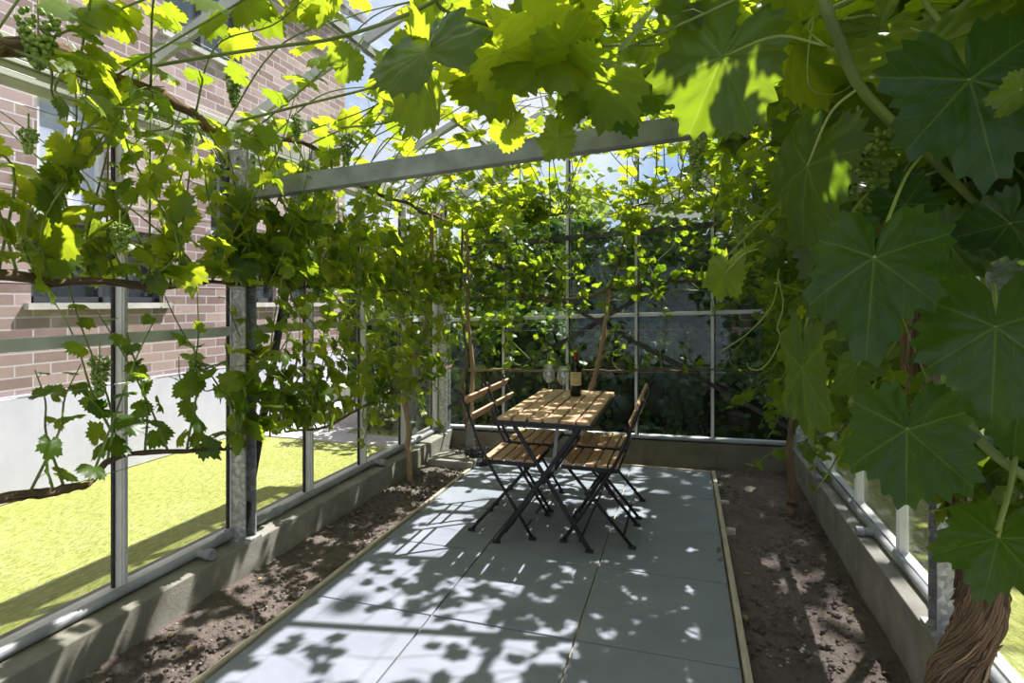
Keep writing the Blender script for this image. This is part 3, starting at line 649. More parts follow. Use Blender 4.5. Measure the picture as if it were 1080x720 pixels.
# ------------------------------------------------------------------ vines
def vine(name, label, base): return thing(name, label, 'grapevine', tuple(base), 'grapevines trained over the glasshouse')
def shoots(v, fo, along, length, out, spacing=.085, size=(.05, .075), up=(0, 0, 1), every=.13, jitter=.12, mat='green_cane', **kw):
    """upright shoots rising off an arm"""
    along = np.asarray(along); seg = np.linalg.norm(np.diff(along, axis=0), axis=1); cum = np.concatenate([[0], np.cumsum(seg)]); every *= EV_K; spacing *= SP_K; s = every*rng.uniform(.2, .8)
    while s < cum[-1]:
        i = max(min(np.searchsorted(cum, s)-1, len(seg)-1), 0); p = along[i]+(along[i+1]-along[i])*((s-cum[i])/seg[i]); s += every*rng.uniform(.7, 1.35)
        L = rng.uniform(*length); u = unit(R3(up)+rng.normal(0, jitter, 3)); side = rng.normal(0, .05, 3); side2 = rng.normal(0, .08, 3)
        P = cane(v, [p, p+u*L*.35+side, p+u*L*.7+side2, p+u*L+side2*1.6], .0052, .0020, mat, 6, 16)
        dress(fo, P, spacing, size, R3(out), **kw)
def roof_canes(v, fo, along, n_every, length, dirx, size=(.055, .085), spacing=.085, spread=.35, tint=(.25, 1.), **kw):
    along = np.asarray(along); seg = np.linalg.norm(np.diff(along, axis=0), axis=1); cum = np.concatenate([[0], np.cumsum(seg)]); n_every *= EV_K; spacing *= SP_K; s = n_every*rng.uniform(.2, .8)
    while s < cum[-1]:
        i = max(min(np.searchsorted(cum, s)-1, len(seg)-1), 0); p = along[i]; s += n_every*rng.uniform(.7, 1.3)
        L = rng.uniform(*length); dy = rng.normal(0, spread); P = [p]
        for t in (.25, .5, .75, 1.):
            x = p[0]+dirx*L*t; y = p[1]+dy*L*t+rng.normal(0, .05)*1; z = canopy_z(x)+rng.normal(0, .05)
            P.append(R3([x, min(max(y, -1.9), 4.8), z]))
        P[0] = R3(p); C = cane(v, P, .0042, .0016, 'green_cane', 6, 26)
        dress(fo, C, spacing, size, R3([0, 0, 1.]), wl_=.5, wo_=.6, wr_=.5, tint=tint, droop=.35, **kw)

# ---- A: the old vine along the near left wall
vA = vine('grapevine', 'old grapevine with three long woody arms along the near left glass wall', (-2.0, .7, 0))
fA = Foliage()
MBx = arm(vA, [(-2.0, .7, -.05), (-2.02, .72, .4), (-2.03, .75, .75), (-2.02, .8, 1.4), (-1.97, .85, 2.1)], .04, .028, 3, name='trunk')
LOW = arm(vA, [(-2.03, .75, .74)]+[at_x(u, v, -2.04) for u, v in ((0, 525), (50, 519), (92, 512), (104, 495), (118, 487), (170, 476), (240, 472), (262, 470))], .017, .006, 5, mat='bark')
MIDA = arm(vA, [(-2.02, .8, 1.42)]+[at_x(u, v, -2.04) for u, v in ((0, 292), (60, 296), (125, 300), (200, 298), (245, 300), (290, 300))], .018, .006, 6)
TOPA = arm(vA, [(-1.97, .85, 2.1)]+[at_x(u, v, -1.95) for u, v in ((-30, 42), (0, 46), (60, 58), (90, 70), (140, 88), (200, 120), (225, 137), (250, 145), (320, 150), (350, 172))], .036, .011, 7, ridge=.12)
shoots(vA, fA, LOW[8:], (.45, .72), (.3, .2, .3), size=(.040, .062), spacing=.10, every=.15, skip=.12, tint=(.0, .4), wl_=.3, wo_=.6)
shoots(vA, fA, MIDA[6:], (.55, .78), (.3, .1, .3), size=(.045, .072), spacing=.08, every=.085, skip=.05, tint=(.3, 1.), wl_=.5, wo_=.6)
shoots(vA, fA, [(-2.0, 2.15, .68), (-2.0, 2.75, .66)], (.5, .75), (.3, .1, .3), size=(.045, .07), spacing=.08, every=.09, tint=(.1, .7))
shoots(vA, fA, [(-2.0, 2.15, 1.42), (-2.0, 2.8, 1.42)], (.5, .75), (.3, .1, .3), size=(.045, .07), spacing=.08, every=.09, tint=(.25, 1.))
roof_canes(vA, fA, TOPA[6:], .25, (.9, 1.7), 1, size=(.055, .08), spacing=.085, skip=.05)
A_UNSEEN = arm(vA, [(-1.97, .85, 2.1), (-1.95, .3, 2.1), (-1.95, -.6, 2.1), (-1.95, -1.7, 2.1)], .03, .012, 8)  # unseen arm behind the camera, added with its canes to cut sky light
roof_canes(vA, fA, A_UNSEEN[6:], .30, (.9, 1.7), 1, size=(.07, .10), spacing=.12, skip=.1)
# hanging shoots from the top arm
shoots(vA, fA, TOPA[6:], (.2, .4), (.3, .1, .3), size=(.05, .075), spacing=.09, every=.2, up=(.3, 0, -.6), tint=(.2, .9))
for k, (u, v, x, L, W, r) in enumerate(((40, 5, -1.88, .17, .13, .0085), (247, 72, -1.9, .15, .09, .0055), (313, 116, -1.8, .13, .07, .005), (365, 138, -1.75, .17, .09, .0055), (198, 128, -1.95, .11, .05, .005),
                                        (230, 240, -1.98, .13, .08, .0055), (126, 230, -1.97, .10, .08, .0055), (105, 370, -2.0, .14, .08, .0055), (205, 372, -2.0, .13, .06, .005), (30, 130, -1.9, .07, .06, .005))):
    grapes(vA, at_x(u, v, x), L, W, r, 100+k)
fA.build('foliage', vA)

# ---- B: vine on the far left wall
vB = vine('grapevine', 'grapevine with a slim bare trunk growing up the far left glass wall', (-1.98, 3.9, 0))
fB = Foliage()
arm(vB, [(-1.98, 3.9, -.05), (-1.99, 3.88, .3), (-2.0, 3.87, .72), (-2.0, 4.05, 1.0), (-1.99, 4.22, 1.25), (-1.97, 4.25, 1.5), (-1.95, 4.2, 2.05)], .022, .014, 11, name='trunk', mat='old_cane')
B1 = arm(vB, [(-2.0, 4.8, .78), (-2.0, 4.3, .74), (-2.0, 3.87, .72), (-2.0, 3.4, .68), (-2.02, 2.9, .62), (-2.02, 2.55, .66)], .011, .006, 12)
B2 = arm(vB, [(-2.0, 4.8, 1.42), (-1.98, 4.23, 1.42), (-2.0, 3.6, 1.42), (-2.0, 3.0, 1.44), (-2.02, 2.5, 1.42)], .012, .007, 13)
B3 = arm(vB, [(-1.95, 4.8, 2.02), (-1.95, 4.2, 2.05), (-1.93, 3.5, 2.06), (-1.93, 2.8, 2.08)], .014, .008, 14)
shoots(vB, fB, B1[6:], (.4, .7), (.4, 0, .3), size=(.045, .068), spacing=.08, every=.10, skip=.05, tint=(.1, .75))
shoots(vB, fB, B1[12:40], (.12, .25), (.4, 0, .3), size=(.035, .05), spacing=.07, every=.16, up=(.2, 0, -1), tint=(.2, .8))
shoots(vB, fB, B2[2:], (.55, .75), (.4, 0, .3), size=(.045, .07), spacing=.07, every=.075, tint=(.3, 1.))
shoots(vB, fB, B2[2:], (.15, .35), (.4, 0, .3), size=(.04, .06), spacing=.07, every=.14, up=(.4, 0, -.8), tint=(.2, .9))
roof_canes(vB, fB, B3, .17, (.7, 1.5), 1, size=(.05, .075), spacing=.095, tint=(.3, 1.))
for k in range(8):
    p = B2[int(rng.integers(4, 56))]; grapes(vB, p+R3([.05, 0, rng.uniform(-.05, .3)]), .12, .07, .005, 140+k)
fB.build('foliage', vB)

# ---- C: vine in the back left corner, tied to a stake
vC = vine('grapevine', 'grapevine with twin straight stems rising in the back left corner', (-1.83, 4.74, 0))
fC = Foliage()
arm(vC, [(-1.80, 4.74, -.05), (-1.81, 4.73, .8), (-1.83, 4.70, 1.6), (-1.83, 4.70, 2.0)], .020, .014, 21, name='trunk', mat='old_cane')
arm(vC, [(-1.85, 4.77, -.05), (-1.88, 4.75, .5), (-1.86, 4.73, .9), (-1.90, 4.72, 1.4), (-1.88, 4.7, 2.0)], .014, .010, 22, name='trunk', mat='bark')
C1 = arm(vC, [(-1.83, 4.72, .74), (-1.4, 4.84, .75), (-.95, 4.84, .76)], .010, .006, 23, mat='old_cane')
C2 = arm(vC, [(-1.83, 4.71, 1.38), (-1.4, 4.84, 1.37), (-1.0, 4.84, 1.40)], .010, .006, 24)
C3 = arm(vC, [(-1.83, 4.7, 2.0), (-1.4, 4.75, 2.05), (-.9, 4.75, 2.1)], .012, .007, 25)
shoots(vC, fC, C1[20:], (.2, .4), (0, -.5, .3), size=(.035, .05), spacing=.07, every=.2, tint=(.1, .8), skip=.3)
shoots(vC, fC, C2, (.45, .7), (0, -.5, .3), size=(.038, .058), spacing=.07, every=.10, tint=(.1, .9))
shoots(vC, fC, C2[:30], (.25, .5), (0, -.5, .3), size=(.038, .058), spacing=.07, every=.10, up=(0, -.2, -.9), tint=(.1, .9))
shoots(vC, fC, C3, (.3, .6), (0, -.5, .3), size=(.04, .06), spacing=.07, every=.08, up=(0, -.5, .3), jitter=.4, tint=(.3, 1))
shoots(vC, fC, C3, (.8, 1.6), (0, 0, 1), size=(.04, .065), spacing=.07, every=.07, up=(.1, -1, .12), jitter=.2, tint=(.3, 1))
fC.build('foliage', vC)

# ---- D: vine behind the table
vD = vine('grapevine', 'grapevine with a pale crooked trunk behind the table at the back wall', (-.72, 4.84, 0))
fD = Foliage()
arm(vD, [(-.84, 4.85, -.05), (-.80, 4.85, .35), (-.774, 4.85, .6), (-.725, 4.85, .77), (-.64, 4.85, 1.12), (-.621, 4.85, 1.38), (-.60, 4.84, 1.44)], .024, .016, 31, name='trunk', mat='old_cane')
D1 = arm(vD, [(-1.5, 4.85, .74), (-.75, 4.85, .76), (-.2, 4.85, .79), (.2, 4.85, .80), (.62, 4.84, .82)], .012, .007, 32)
D2 = arm(vD, [(-1.25, 4.85, 1.36), (-.95, 4.85, 1.37), (-.6, 4.84, 1.44), (-.3, 4.84, 1.50), (.2, 4.85, 1.52), (.6, 4.84, 1.55)], .014, .008, 33)
D3 = arm(vD, [(-.6, 4.84, 1.44), (-.5, 4.8, 1.8), (-.4, 4.75, 2.1), (-.1, 4.75, 2.14), (.4, 4.75, 2.15)], .012, .007, 34)
shoots(vD, fD, D1, (.12, .3), (0, -.5, .3), size=(.03, .042), spacing=.07, every=.22, skip=.25, tint=(0, .4))
shoots(vD, fD, D2, (.3, .55), (0, -.5, .3), size=(.035, .052), spacing=.075, every=.12, tint=(.0, .7), skip=.1)
shoots(vD, fD, D2, (.1, .3), (0, -.5, .3), size=(.035, .05), spacing=.075, every=.2, up=(0, -.2, -.9), tint=(.0, .6))
shoots(vD, fD, D3[20:], (.3, .6), (0, -.5, .3), size=(.04, .06), spacing=.07, every=.08, up=(0, -.5, .3), jitter=.4, tint=(.3, 1))
shoots(vD, fD, D3[20:], (.7, 1.5), (0, 0, 1), size=(.04, .065), spacing=.07, every=.07, up=(0, -1, .12), jitter=.2, tint=(.3, 1))
fD.build('foliage', vD)

# ---- E: vine at the far right wall
vE = vine('grapevine', 'grapevine with a short dark footed trunk at the far right plinth', (.66, 4.02, 0))
fE = Foliage()
arm(vE, [(.645, 4.0, -.06), (.65, 4.02, .02), (.66, 4.02, .2), (.65, 4.0, .5), (.66, 4.0, .9), (.68, 4.0, 1.5), (.68, 3.98, 2.1)], .030, .016, 41, name='trunk', mat='bark')
E1 = arm(vE, [(.70, 4.75, .86), (.66, 4.0, .84), (.70, 3.3, .84), (.72, 2.6, .84)], .014, .009, 42)
E2 = arm(vE, [(.70, 4.75, 1.5), (.68, 4.0, 1.5), (.70, 3.2, 1.5), (.72, 2.6, 1.5)], .014, .009, 43)
E3 = arm(vE, [(.68, 4.75, 2.1), (.68, 4.0, 2.1), (.68, 3.2, 2.12), (.66, 2.6, 2.12)], .016, .009, 44)
for kk, A in enumerate((E1, E2)):
    shoots(vE, fE, A, (.45, .65), (-.5, -.2, .3), size=(.045, .07), spacing=.07, every=.085, tint=(.0, .5))
    shoots(vE, fE, A, (.15, .35), (-.5, -.2, .3), size=(.045, .065), spacing=.08, every=.2 if kk == 0 else .13, up=(-.4, 0, -.8), tint=(.0, .6), skip=.2)
roof_canes(vE, fE, E3, .075, (.7, 1.5), -1, size=(.05, .08), spacing=.08, tint=(.2, 1.))
shoots(vE, fE, E3, (.25, .5), (-.5, -.2, .3), size=(.05, .075), spacing=.075, every=.12, up=(-.4, 0, -.5), tint=(.1, .9))
for k in range(6):
    p = E3[int(rng.integers(8, 56))]; grapes(vE, p+R3([-.12, 0, -.06]), .15, .08, .006, 180+k)
fE.build('foliage', vE)

# ---- F: the thick twisted vine at the near right
vF = vine('grapevine', 'thick gnarled grapevine with twisted shaggy trunk and big leaves at near right', (.72, 1.9, 0))
fF = Foliage()
TP = [at_x(u, v, x) for u, v, x in ((985, 760, .70), (1005, 715, .70), (1030, 660, .72), (1037, 615, .73), (1030, 560, .74), (1008, 500, .74), (985, 445, .73), (968, 385, .72), (955, 320, .71), (940, 250, .70), (915, 180, .68))]
TP[0][2] = -.06
T_ = spline(TP, 90); rr = np.interp(np.linspace(0, 1, 90), [0, .2, .45, .7, 1], [.058, .052, .048, .042, .034])
rg = np.random.default_rng(5); rr = rr*(1+.10*np.convolve(rg.normal(0, 1, 90), np.ones(5)/5, 'same'))
tr = MB().tube(T_, rr, 44, ridge=.11, twist=5.5, seed=9).build('trunk', 'bark', vF, smooth=True)
g = MB()
for k in range(46):
    i0 = int(rg.integers(2, 66)); ln = int(rg.integers(6, 18)); a0 = rg.uniform(0, 6.28); P = []
    for q in range(ln):
        i = i0+q; Tn = unit(T_[min(i+1, 89)]-T_[i-1]); X_ = unit(np.cross(Tn, [0, 1, .3])); Y_ = np.cross(Tn, X_); a = a0+q*.085
        P.append(T_[i]+(X_*math.cos(a)+Y_*math.sin(a))*(rr[i]*1.06+.004*math.sin(q*.9+k)+(.006 if q in (0, ln-1) else 0)))
    g.tube(P, np.concatenate([[.0012], np.full(ln-2, rg.uniform(.003, .0055)), [.0012]]), 5)
g.build('shaggy_bark', 'bark', tr, smooth=True)
top = T_[-1]
F3 = arm(vF, [top, (.64, 2.25, 1.98), (.60, 2.1, 2.08), (.62, 1.7, 2.08), (.64, 1.2, 2.06), (.66, .5, 2.05), (.66, -.6, 2.05), (.66, -1.7, 2.05)], .032, .014, 52, ridge=.13)  # the run past the camera is unseen, added to lower the sky fill
F4 = arm(vF, [(.64, 2.25, 1.98)]+[at_d(*q) for q in ((905, 108, 2.2), (870, 90, 2.25), (838, 78, 2.3), (808, 88, 2.4), (792, 118, 2.5), (782, 150, 2.6))], .044, .026, 53, ridge=.13)
F2 = arm(vF, [at_x(945, 270, .70), (.72, 1.8, 1.52), (.72, 1.3, 1.48), (.72, .8, 1.46)], .022, .012, 54)
F5 = arm(vF, [at_x(955, 320, .71), (.72, 2.6, 1.46), (.70, 2.9, 1.5)], .02, .012, 55)
shoots(vF, fF, F2, (.4, .65), (-.5, -.3, .3), size=(.06, .085), spacing=.065, every=.06, tint=(.0, .3))
F6 = arm(vF, [(.73, 1.93, .75), (.73, 1.5, .82), (.72, 1.0, .84), (.72, .5, .84)], .018, .010, 56)
shoots(vF, fF, F6[:50], (.4, .65), (-.5, -.3, .3), size=(.06, .085), spacing=.07, every=.11, tint=(.0, .3))
F7 = arm(vF, [(.735, 2.05, .80), (.72, 2.4, .86), (.72, 2.6, .85)], .018, .010, 57)
shoots(vF, fF, F7[10:], (.4, .65), (-.5, -.3, .3), size=(.05, .08), spacing=.07, every=.09, tint=(.0, .4))
shoots(vF, fF, F2[:30], (.2, .35), (-.5, -.3, .3), size=(.05, .075), spacing=.085, every=.2, up=(-.3, 0, -.8), tint=(.0, .5), skip=.2)
shoots(vF, fF, F5, (.3, .6), (-.5, -.3, .3), size=(.05, .075), spacing=.08, every=.11, tint=(.0, .5))
roof_canes(vF, fF, F3, .075, (.5, 1.35), -1, size=(.06, .09), spacing=.085, tint=(.2, 1.))
roof_canes(vF, fF, F4, .14, (.3, .9), -1, size=(.06, .085), spacing=.09, tint=(.2, 1.))
shoots(vF, fF, F3, (.25, .5), (-.5, -.2, .3), size=(.06, .09), spacing=.08, every=.10, up=(-.5, 0, -.5), tint=(.1, .7))
shoots(vF, fF, F4, (.2, .45), (-.2, -.5, .3), size=(.05, .085), spacing=.08, every=.12, up=(-.2, .2, -.6), jitter=.3, tint=(.1, .9))
fF.build('foliage', vF)
for k, (u, v, c, L, W, r) in enumerate(((905, 128, 1.1, .21, .16, .0058), (735, 140, 1.9, .16, .07, .0055), (905, 395, 1.9, .12, .09, .005), (780, 215, 2.3, .14, .07, .005))): grapes(vF, at_d(u, v, c), L, W, r, 200+k)
def px(*p): return [at_d(*q) for q in p]
cane(vF, px((862, -30, .80), (872, 10, .80), (888, 50, .82), (906, 90, .84), (940, 128, .86), (968, 152, .88), (1000, 185, 1.0), (1030, 215, 1.15)), .0085, .007, seg=40, n=10)
cane(vF, px((985, 300, .95), (998, 395, .80), (1012, 430, .78), (1032, 462, .76), (1060, 488, .74), (1110, 520, .72)), .0075, .006, seg=30, n=10)
cane(vF, px((1020, 215, 1.15), (1045, 330, .85), (1075, 420, .75), (1068, 500, .72), (1052, 560, .70)), .004, .003, seg=30, n=8)
cane(vF, px((965, -20, .9), (985, 15, .88), (1020, 45, .84), (1050, 40, .8), (1100, 30, .78)), .005, .004, seg=24, n=8)
cane(vF, px((690, 33, 1.5), (760, 30, 1.3), (830, 28, 1.15), (880, 8, 1.0), (940, -20, .95)), .005, .004, seg=24, n=8)
cane(vA, px((455, -10, 1.5), (470, 12, 1.55), (520, 28, 1.6), (575, 48, 1.65), (640, 48, 1.6), (720, 46, 1.5), (790, 45, 1.4)), .006, .004, seg=30, n=8)
cane(vA, px((148, 72, 2.2), (230, 58, 2.0), (300, 48, 1.85), (355, 40, 1.75), (430, 15, 1.6), (480, -12, 1.5)), .007, .005, seg=30, n=8)
cane(vA, px((250, 128, 2.5), (330, 108, 2.35), (400, 90, 2.2), (455, 68, 2.1)), .0065, .004, seg=30, n=8)
cane(vA, px((360, 135, 2.6), (420, 125, 2.5), (450, 85, 2.4), (462, 55, 2.3)), .005, .003, seg=24, n=8)
# tendrils
for pts in (((822, 283, 1.35), (815, 320, 1.3), (790, 350, 1.28), (758, 372, 1.27)), ((820, 290, 1.35), (826, 320, 1.33), (820, 345, 1.32), (823, 357, 1.3), (812, 380, 1.3), (800, 390, 1.3), (790, 388, 1.31), (788, 382, 1.32)), ((823, 357, 1.3), (840, 366, 1.28), (852, 378, 1.27), (872, 398, 1.26)),
            ((858, 22, .95), (853, 50, .95), (852, 85, .95), (862, 98, .96), (885, 98, .97), (905, 85, .98)), ((875, 50, .9), (860, 40, .92), (852, 28, .93), (862, 12, .93))):
    P = spline(px(*pts), 30); MB().tube(P, np.linspace(.0018, .0009, 30), 5).build('tendril', 'petiole_green', vF, smooth=True)

def big_leaf(parent, j, tip, c, dc, tint, face=1, roll=0., pet=None, tmpl=0, width=1.0):
    J = at_d(*j, c); Tp = at_d(*tip, c+dc); d = Tp-J; s = np.linalg.norm(d)*1.02; y = d/np.linalg.norm(d); view = unit(R3([0, 0, CAM_H])-J)
    n = view*face; n = unit(n-y*(n@y)); x = np.cross(y, n)
    n = n*math.cos(roll)+x*math.sin(roll); x = np.cross(y, n)
    tv, tt, tq, tu = LEAF_BIG[tmpl % 6]; mb = MB()
    V = J+s*(tv[:, 0:1]*x*width*.84+tv[:, 1:2]*y+tv[:, 2:3]*n)
    mb.add(V, tri=tt, quad=tq, uv=tu, tint=tint)
    if pet is not None:
        P0 = at_d(*pet); mb.tube(spline([P0, (P0+J)/2+n*.01-y*.02, J], 10), .0022, 6, mi=1)
    mb.build('leaf', ['vine_leaf', 'petiole_green'], parent, smooth=True)
BL = [((762, 60), (716, 155), .95, .05, .3, 1, .25, (870, 48, .8)), ((800, 92), (768, 142), 1.5, .05, .5, 1, .4, (838, 70, 1.5)), ((742, 100), (760, 150), 1.8, .05, .35, 1, .3, (760, 60, 1.8)), ((1023, 84), (1056, 194), .66, -.03, .0, 1, -.2, (968, 150, .88)), ((922, 272), (912, 368), .66, -.03, .05, 1, .1, (975, 160, .9)),
      ((1050, 345), (1048, 452), .64, -.02, .1, 1, -.1, (1045, 300, .88)), ((957, 453), (950, 546), .70, -.03, .05, 1, .3, (1003, 410, .8)), ((1053, 567), (1036, 636), .72, -.03, .1, 1, .0, (1060, 520, .73)),
      ((852, 175), (828, 268), .90, .06, .15, 1, 1.0, (906, 92, .84)), ((846, 388), (850, 478), .98, .0, .2, 1, .9, (870, 300, 1.1), .6), ((985, 48), (885, 70), .85, .1, .8, -1, .9, (960, 30, .9)),
      ((1012, 30), (955, 48), .95, .05, .9, -1, .7, (985, 10, .9)), ((925, 30), (880, 66), 1.05, .05, .8, -1, .3, (890, 20, .95)), ((1065, 235), (1030, 285), .8, .05, .0, 1, -.4, (1035, 215, 1.1)), ((1075, 430), (1062, 492), .7, .02, .1, 1, .3, (1068, 400, .75)),
      ((1075, 95), (1040, 110), .62, .0, .4, 1, -.6, (1090, 40, .78)), ((955, 215), (990, 250), .95, .0, .0, 1, .3, (990, 180, 1.0)), ((1000, 255), (1035, 300), .85, .0, .1, 1, .0, (1010, 215, 1.05)), ((880, 250), (838, 300), .95, .03, .05, 1, .4, (920, 200, 1.0)),
      ((765, 288), (756, 322), 1.5, .05, .8, 1, .2, (800, 262, 1.4), .8), ((905, 385), (870, 410), 1.2, .05, .1, 1, .9, (930, 350, 1.2))]
for k, (j, tip, c, dc, tint, face, roll, pet, *w) in enumerate(BL): big_leaf(vF, j, tip, c, dc, tint, face, roll, pet, k, *w)
BLA = [((449, 55), (425, 28), 1.35, .15, .3, 1, .2, (470, 14, 1.5)), ((445, 80), (415, 98), 1.5, .2, .9, -1, .3, (462, 62, 2.1)), ((530, 55), (565, 88), 1.5, .15, 1., -1, .2, (545, 35, 1.62)), ((505, 62), (540, 95), 1.7, .2, .85, -1, .5, (520, 30, 1.6)),
       ((565, 35), (600, 70), 1.6, .2, .9, 1, .6, (575, 47, 1.65)), ((615, 22), (600, 48), 1.7, .1, .9, -1, .2, (610, 46, 1.62)), ((606, 100), (607, 134), 1.7, .05, .1, 1, .2, (620, 60, 1.65)), ((655, 112), (668, 145), 1.7, .05, .05, 1, .1, (650, 60, 1.6)),
       ((690, 100), (715, 120), 1.6, .05, .2, 1, .4, (700, 55, 1.5)), ((720, 20), (690, 55), 1.5, .1, .6, 1, .5, (740, 32, 1.35)), ((650, 70), (690, 85), 1.8, .1, .5, 1, .7, (660, 48, 1.58)), ((535, 135), (532, 165), 2.1, .05, .9, 1, .3, (560, 110, 2.1)), ((588, 145), (575, 172), 2.0, .05, .6, 1, .2, (600, 120, 2.0))]
for k, (j, tip, c, dc, tint, face, roll, pet) in enumerate(BLA): big_leaf(vA, j, tip, c, dc, tint, face, roll, pet, k+3)

rg = np.random.default_rng(21)
for k in range(24):
    u, v = rg.uniform(335, 730), rg.uniform(-5, 118); c = rg.uniform(1.5, 2.3); a = rg.uniform(0, 6.28); q = rg.uniform(24, 46)*1.8/c
    big_leaf(vA, (u, v), (u+q*math.cos(a), v+q*(.25+.75*math.sin(a)) if math.sin(a) > 0 else v-q*.5), c, rg.uniform(-.05, .18), rg.uniform(.45, 1.), rg.choice([-1, 1]), rg.uniform(-.9, .9), (u+rg.uniform(-25, 25), v-rg.uniform(18, 40), c+.05), k)
for k in range(14):
    u, v = rg.uniform(740, 1075), rg.uniform(-20, 70); c = rg.uniform(1.1, 1.7); a = rg.uniform(0, 6.28); q = rg.uniform(30, 55)*1.3/c
    big_leaf(vF, (u, v), (u+q*math.cos(a), v+q*(.3+.5*math.sin(a))), c, rg.uniform(-.05, .15), rg.uniform(.3, 1.), rg.choice([-1, 1]), rg.uniform(-.9, .9), (u+rg.uniform(-25, 25), v-rg.uniform(18, 40), c+.05), k)

# ------------------------------------------------------------------ fallen bits on the soil
g = MB(); rg = np.random.default_rng(12)
for k in range(220):
    x, y = (rg.uniform(.25, .79), rg.uniform(1.6, 4.8)) if rg.random() < .5 else (rg.uniform(-2.04, -1.68), rg.uniform(1.4, 4.8))
    z = np.interp(y, [1.5, 2.3, 4.7], [-.085, -.075, -.005]) if x > 0 else -.004
    s = rg.uniform(.003, .009); g.add(R3([x, y, z+s*.3])+BV*s*R3([1, rg.uniform(.6, 1), .6]), tri=BF)
tag(g.build('pebbles', 'stones', smooth=True), 'small pebbles and clods scattered over the soil beds', 'pebbles', kind='stuff')
f = Foliage()
for k in range(34):
    x, y = (rg.uniform(.25, .79), rg.uniform(1.8, 4.8)) if rg.random() < .55 else (rg.uniform(-2.04, -1.68), rg.uniform(1.6, 4.6))
    z = np.interp(y, [1.5, 2.3, 4.7], [-.085, -.075, -.005]) if x > 0 else -.004
    f.leaf(R3([x, y, z+.014]), rg.normal(0, 1, 3)*[1, 1, .1], R3([0, 0, 1])+rg.normal(0, .2, 3), rg.uniform(.01, .02), .5)
tag(f.build('leaf_litter', None, 'dry_leaf', [LEAF_MID[3]]), 'dry fallen leaf bits scattered on the soil beds', 'leaf litter', kind='stuff')

g = MB()
for k in range(2600):
    x, y = (rg.uniform(.24, .80), rg.uniform(1.5, 4.9)) if rg.random() < .5 else (rg.uniform(-2.06, -1.675), rg.uniform(1.2, 4.9))
    z = np.interp(y, [1.5, 2.3, 4.7], [-.085, -.075, -.005]) if x > 0 else -.004
    q = rg.uniform(.003, .012)*(1 if rg.random() < .9 else 1.7); g.add(R3([x, y, z+q*.2])+BV*(1+rg.normal(0, .16, (len(BV), 1)))*q*R3([1, rg.uniform(.6, 1), .7]), tri=BF)
tag(g.build('soil_clods', 'soil', smooth=False), 'crumbly clods of grey brown earth lying on the soil beds', 'soil clods', kind='stuff')

# ------------------------------------------------------------------ outside: the brick house on the left
hs = thing('brick_house', 'tall brick house with pale plinth beyond the lawn on the left', 'house', (-4.7, 5, -.1))
HX = -4.7
wins = [(3.06, 4.20, 1.34, 1.98), (3.10, 3.66, 2.06, 3.0), (4.76, 5.06, 2.08, 3.0), (1.2, 2.3, 1.34, 3.0), (6.0, 6.9, 1.34, 2.9), (5.2, 5.75, 1.34, 1.98), (4.2, 5.2, 3.9, 5.0), (2.0, 3.0, 3.9, 5.0)]
ysp = sorted({-6., 7.2}|{w[0] for w in wins}|{w[1] for w in wins}); zsp = sorted({.66, 5.45}|{w[2] for w in wins}|{w[3] for w in wins})
g = MB()
for a in range(len(ysp)-1):
    for b in range(len(zsp)-1):
        yc, zc = (ysp[a]+ysp[a+1])/2, (zsp[b]+zsp[b+1])/2
        if any(w[0] < yc < w[1] and w[2] < zc < w[3] for w in wins): continue
        g.add([(HX, ysp[a], zsp[b]), (HX, ysp[a+1], zsp[b]), (HX, ysp[a+1], zsp[b+1]), (HX, ysp[a], zsp[b+1])], quad=[(0, 1, 2, 3)])
for w in wins:
    y0, y1, z0, z1 = w
    for q in (((y0, z0), (y0, z1)), ((y1, z1), (y1, z0)), ((y0, z1), (y1, z1)), ((y1, z0), (y0, z0))):
        (ya, za), (yb, zb) = q; g.add([(HX, ya, za), (HX, yb, zb), (HX-.12, yb, zb), (HX-.12, ya, za)], quad=[(0, 1, 2, 3)])
g.add([(HX, 7.2, -.1), (HX-6, 7.2, -.1), (HX-6, 7.2, 5.45), (HX, 7.2, 5.45)], quad=[(0, 1, 2, 3)])
g.build('brick_wall', 'brickwork', hs)
MB().box((HX-.2, -6, -.3), (HX+.03, 7.22, .66)).build('plinth', 'white_render', hs)
g = MB(); g.add([(HX+.25, -6, 5.40), (HX+.25, 7.4, 5.40), (HX-3, 7.4, 7.2), (HX-3, -6, 7.2), (HX+.25, -6, 5.5), (HX+.25, 7.4, 5.5), (HX-3, 7.4, 7.3), (HX-3, -6, 7.3)], quad=[(0, 1, 2, 3), (4, 7, 6, 5), (0, 4, 5, 1), (1, 5, 6, 2), (2, 6, 7, 3), (3, 7, 4, 0)]); g.build('roof', 'roof_slate', hs)
for k, (y0, y1, z0, z1) in enumerate(wins):
    fr = MB(); t = .05
    for lo, hi in (((y0, z0), (y1, z0+t)), ((y0, z1-t), (y1, z1)), ((y0, z0), (y0+t, z1)), ((y1-t, z0), (y1, z1)), (((y0+y1)/2-.02, z0), ((y0+y1)/2+.02, z1))): fr.box((HX-.12, lo[0], lo[1]), (HX-.05, hi[0], hi[1]))
    o = fr.build('window', 'dark_frame' if k != 1 else 'white_frame', hs)
    MB().box((HX-.105, y0, z0), (HX-.095, y1, z1)).build('pane', 'window_glass' if k not in (1,) else 'painted_sky_glass', o)
    MB().box((HX-.1, y0-.05, z0-.05), (HX+.05, y1+.05, z0)).build('sill', 'lintel_stone', o)

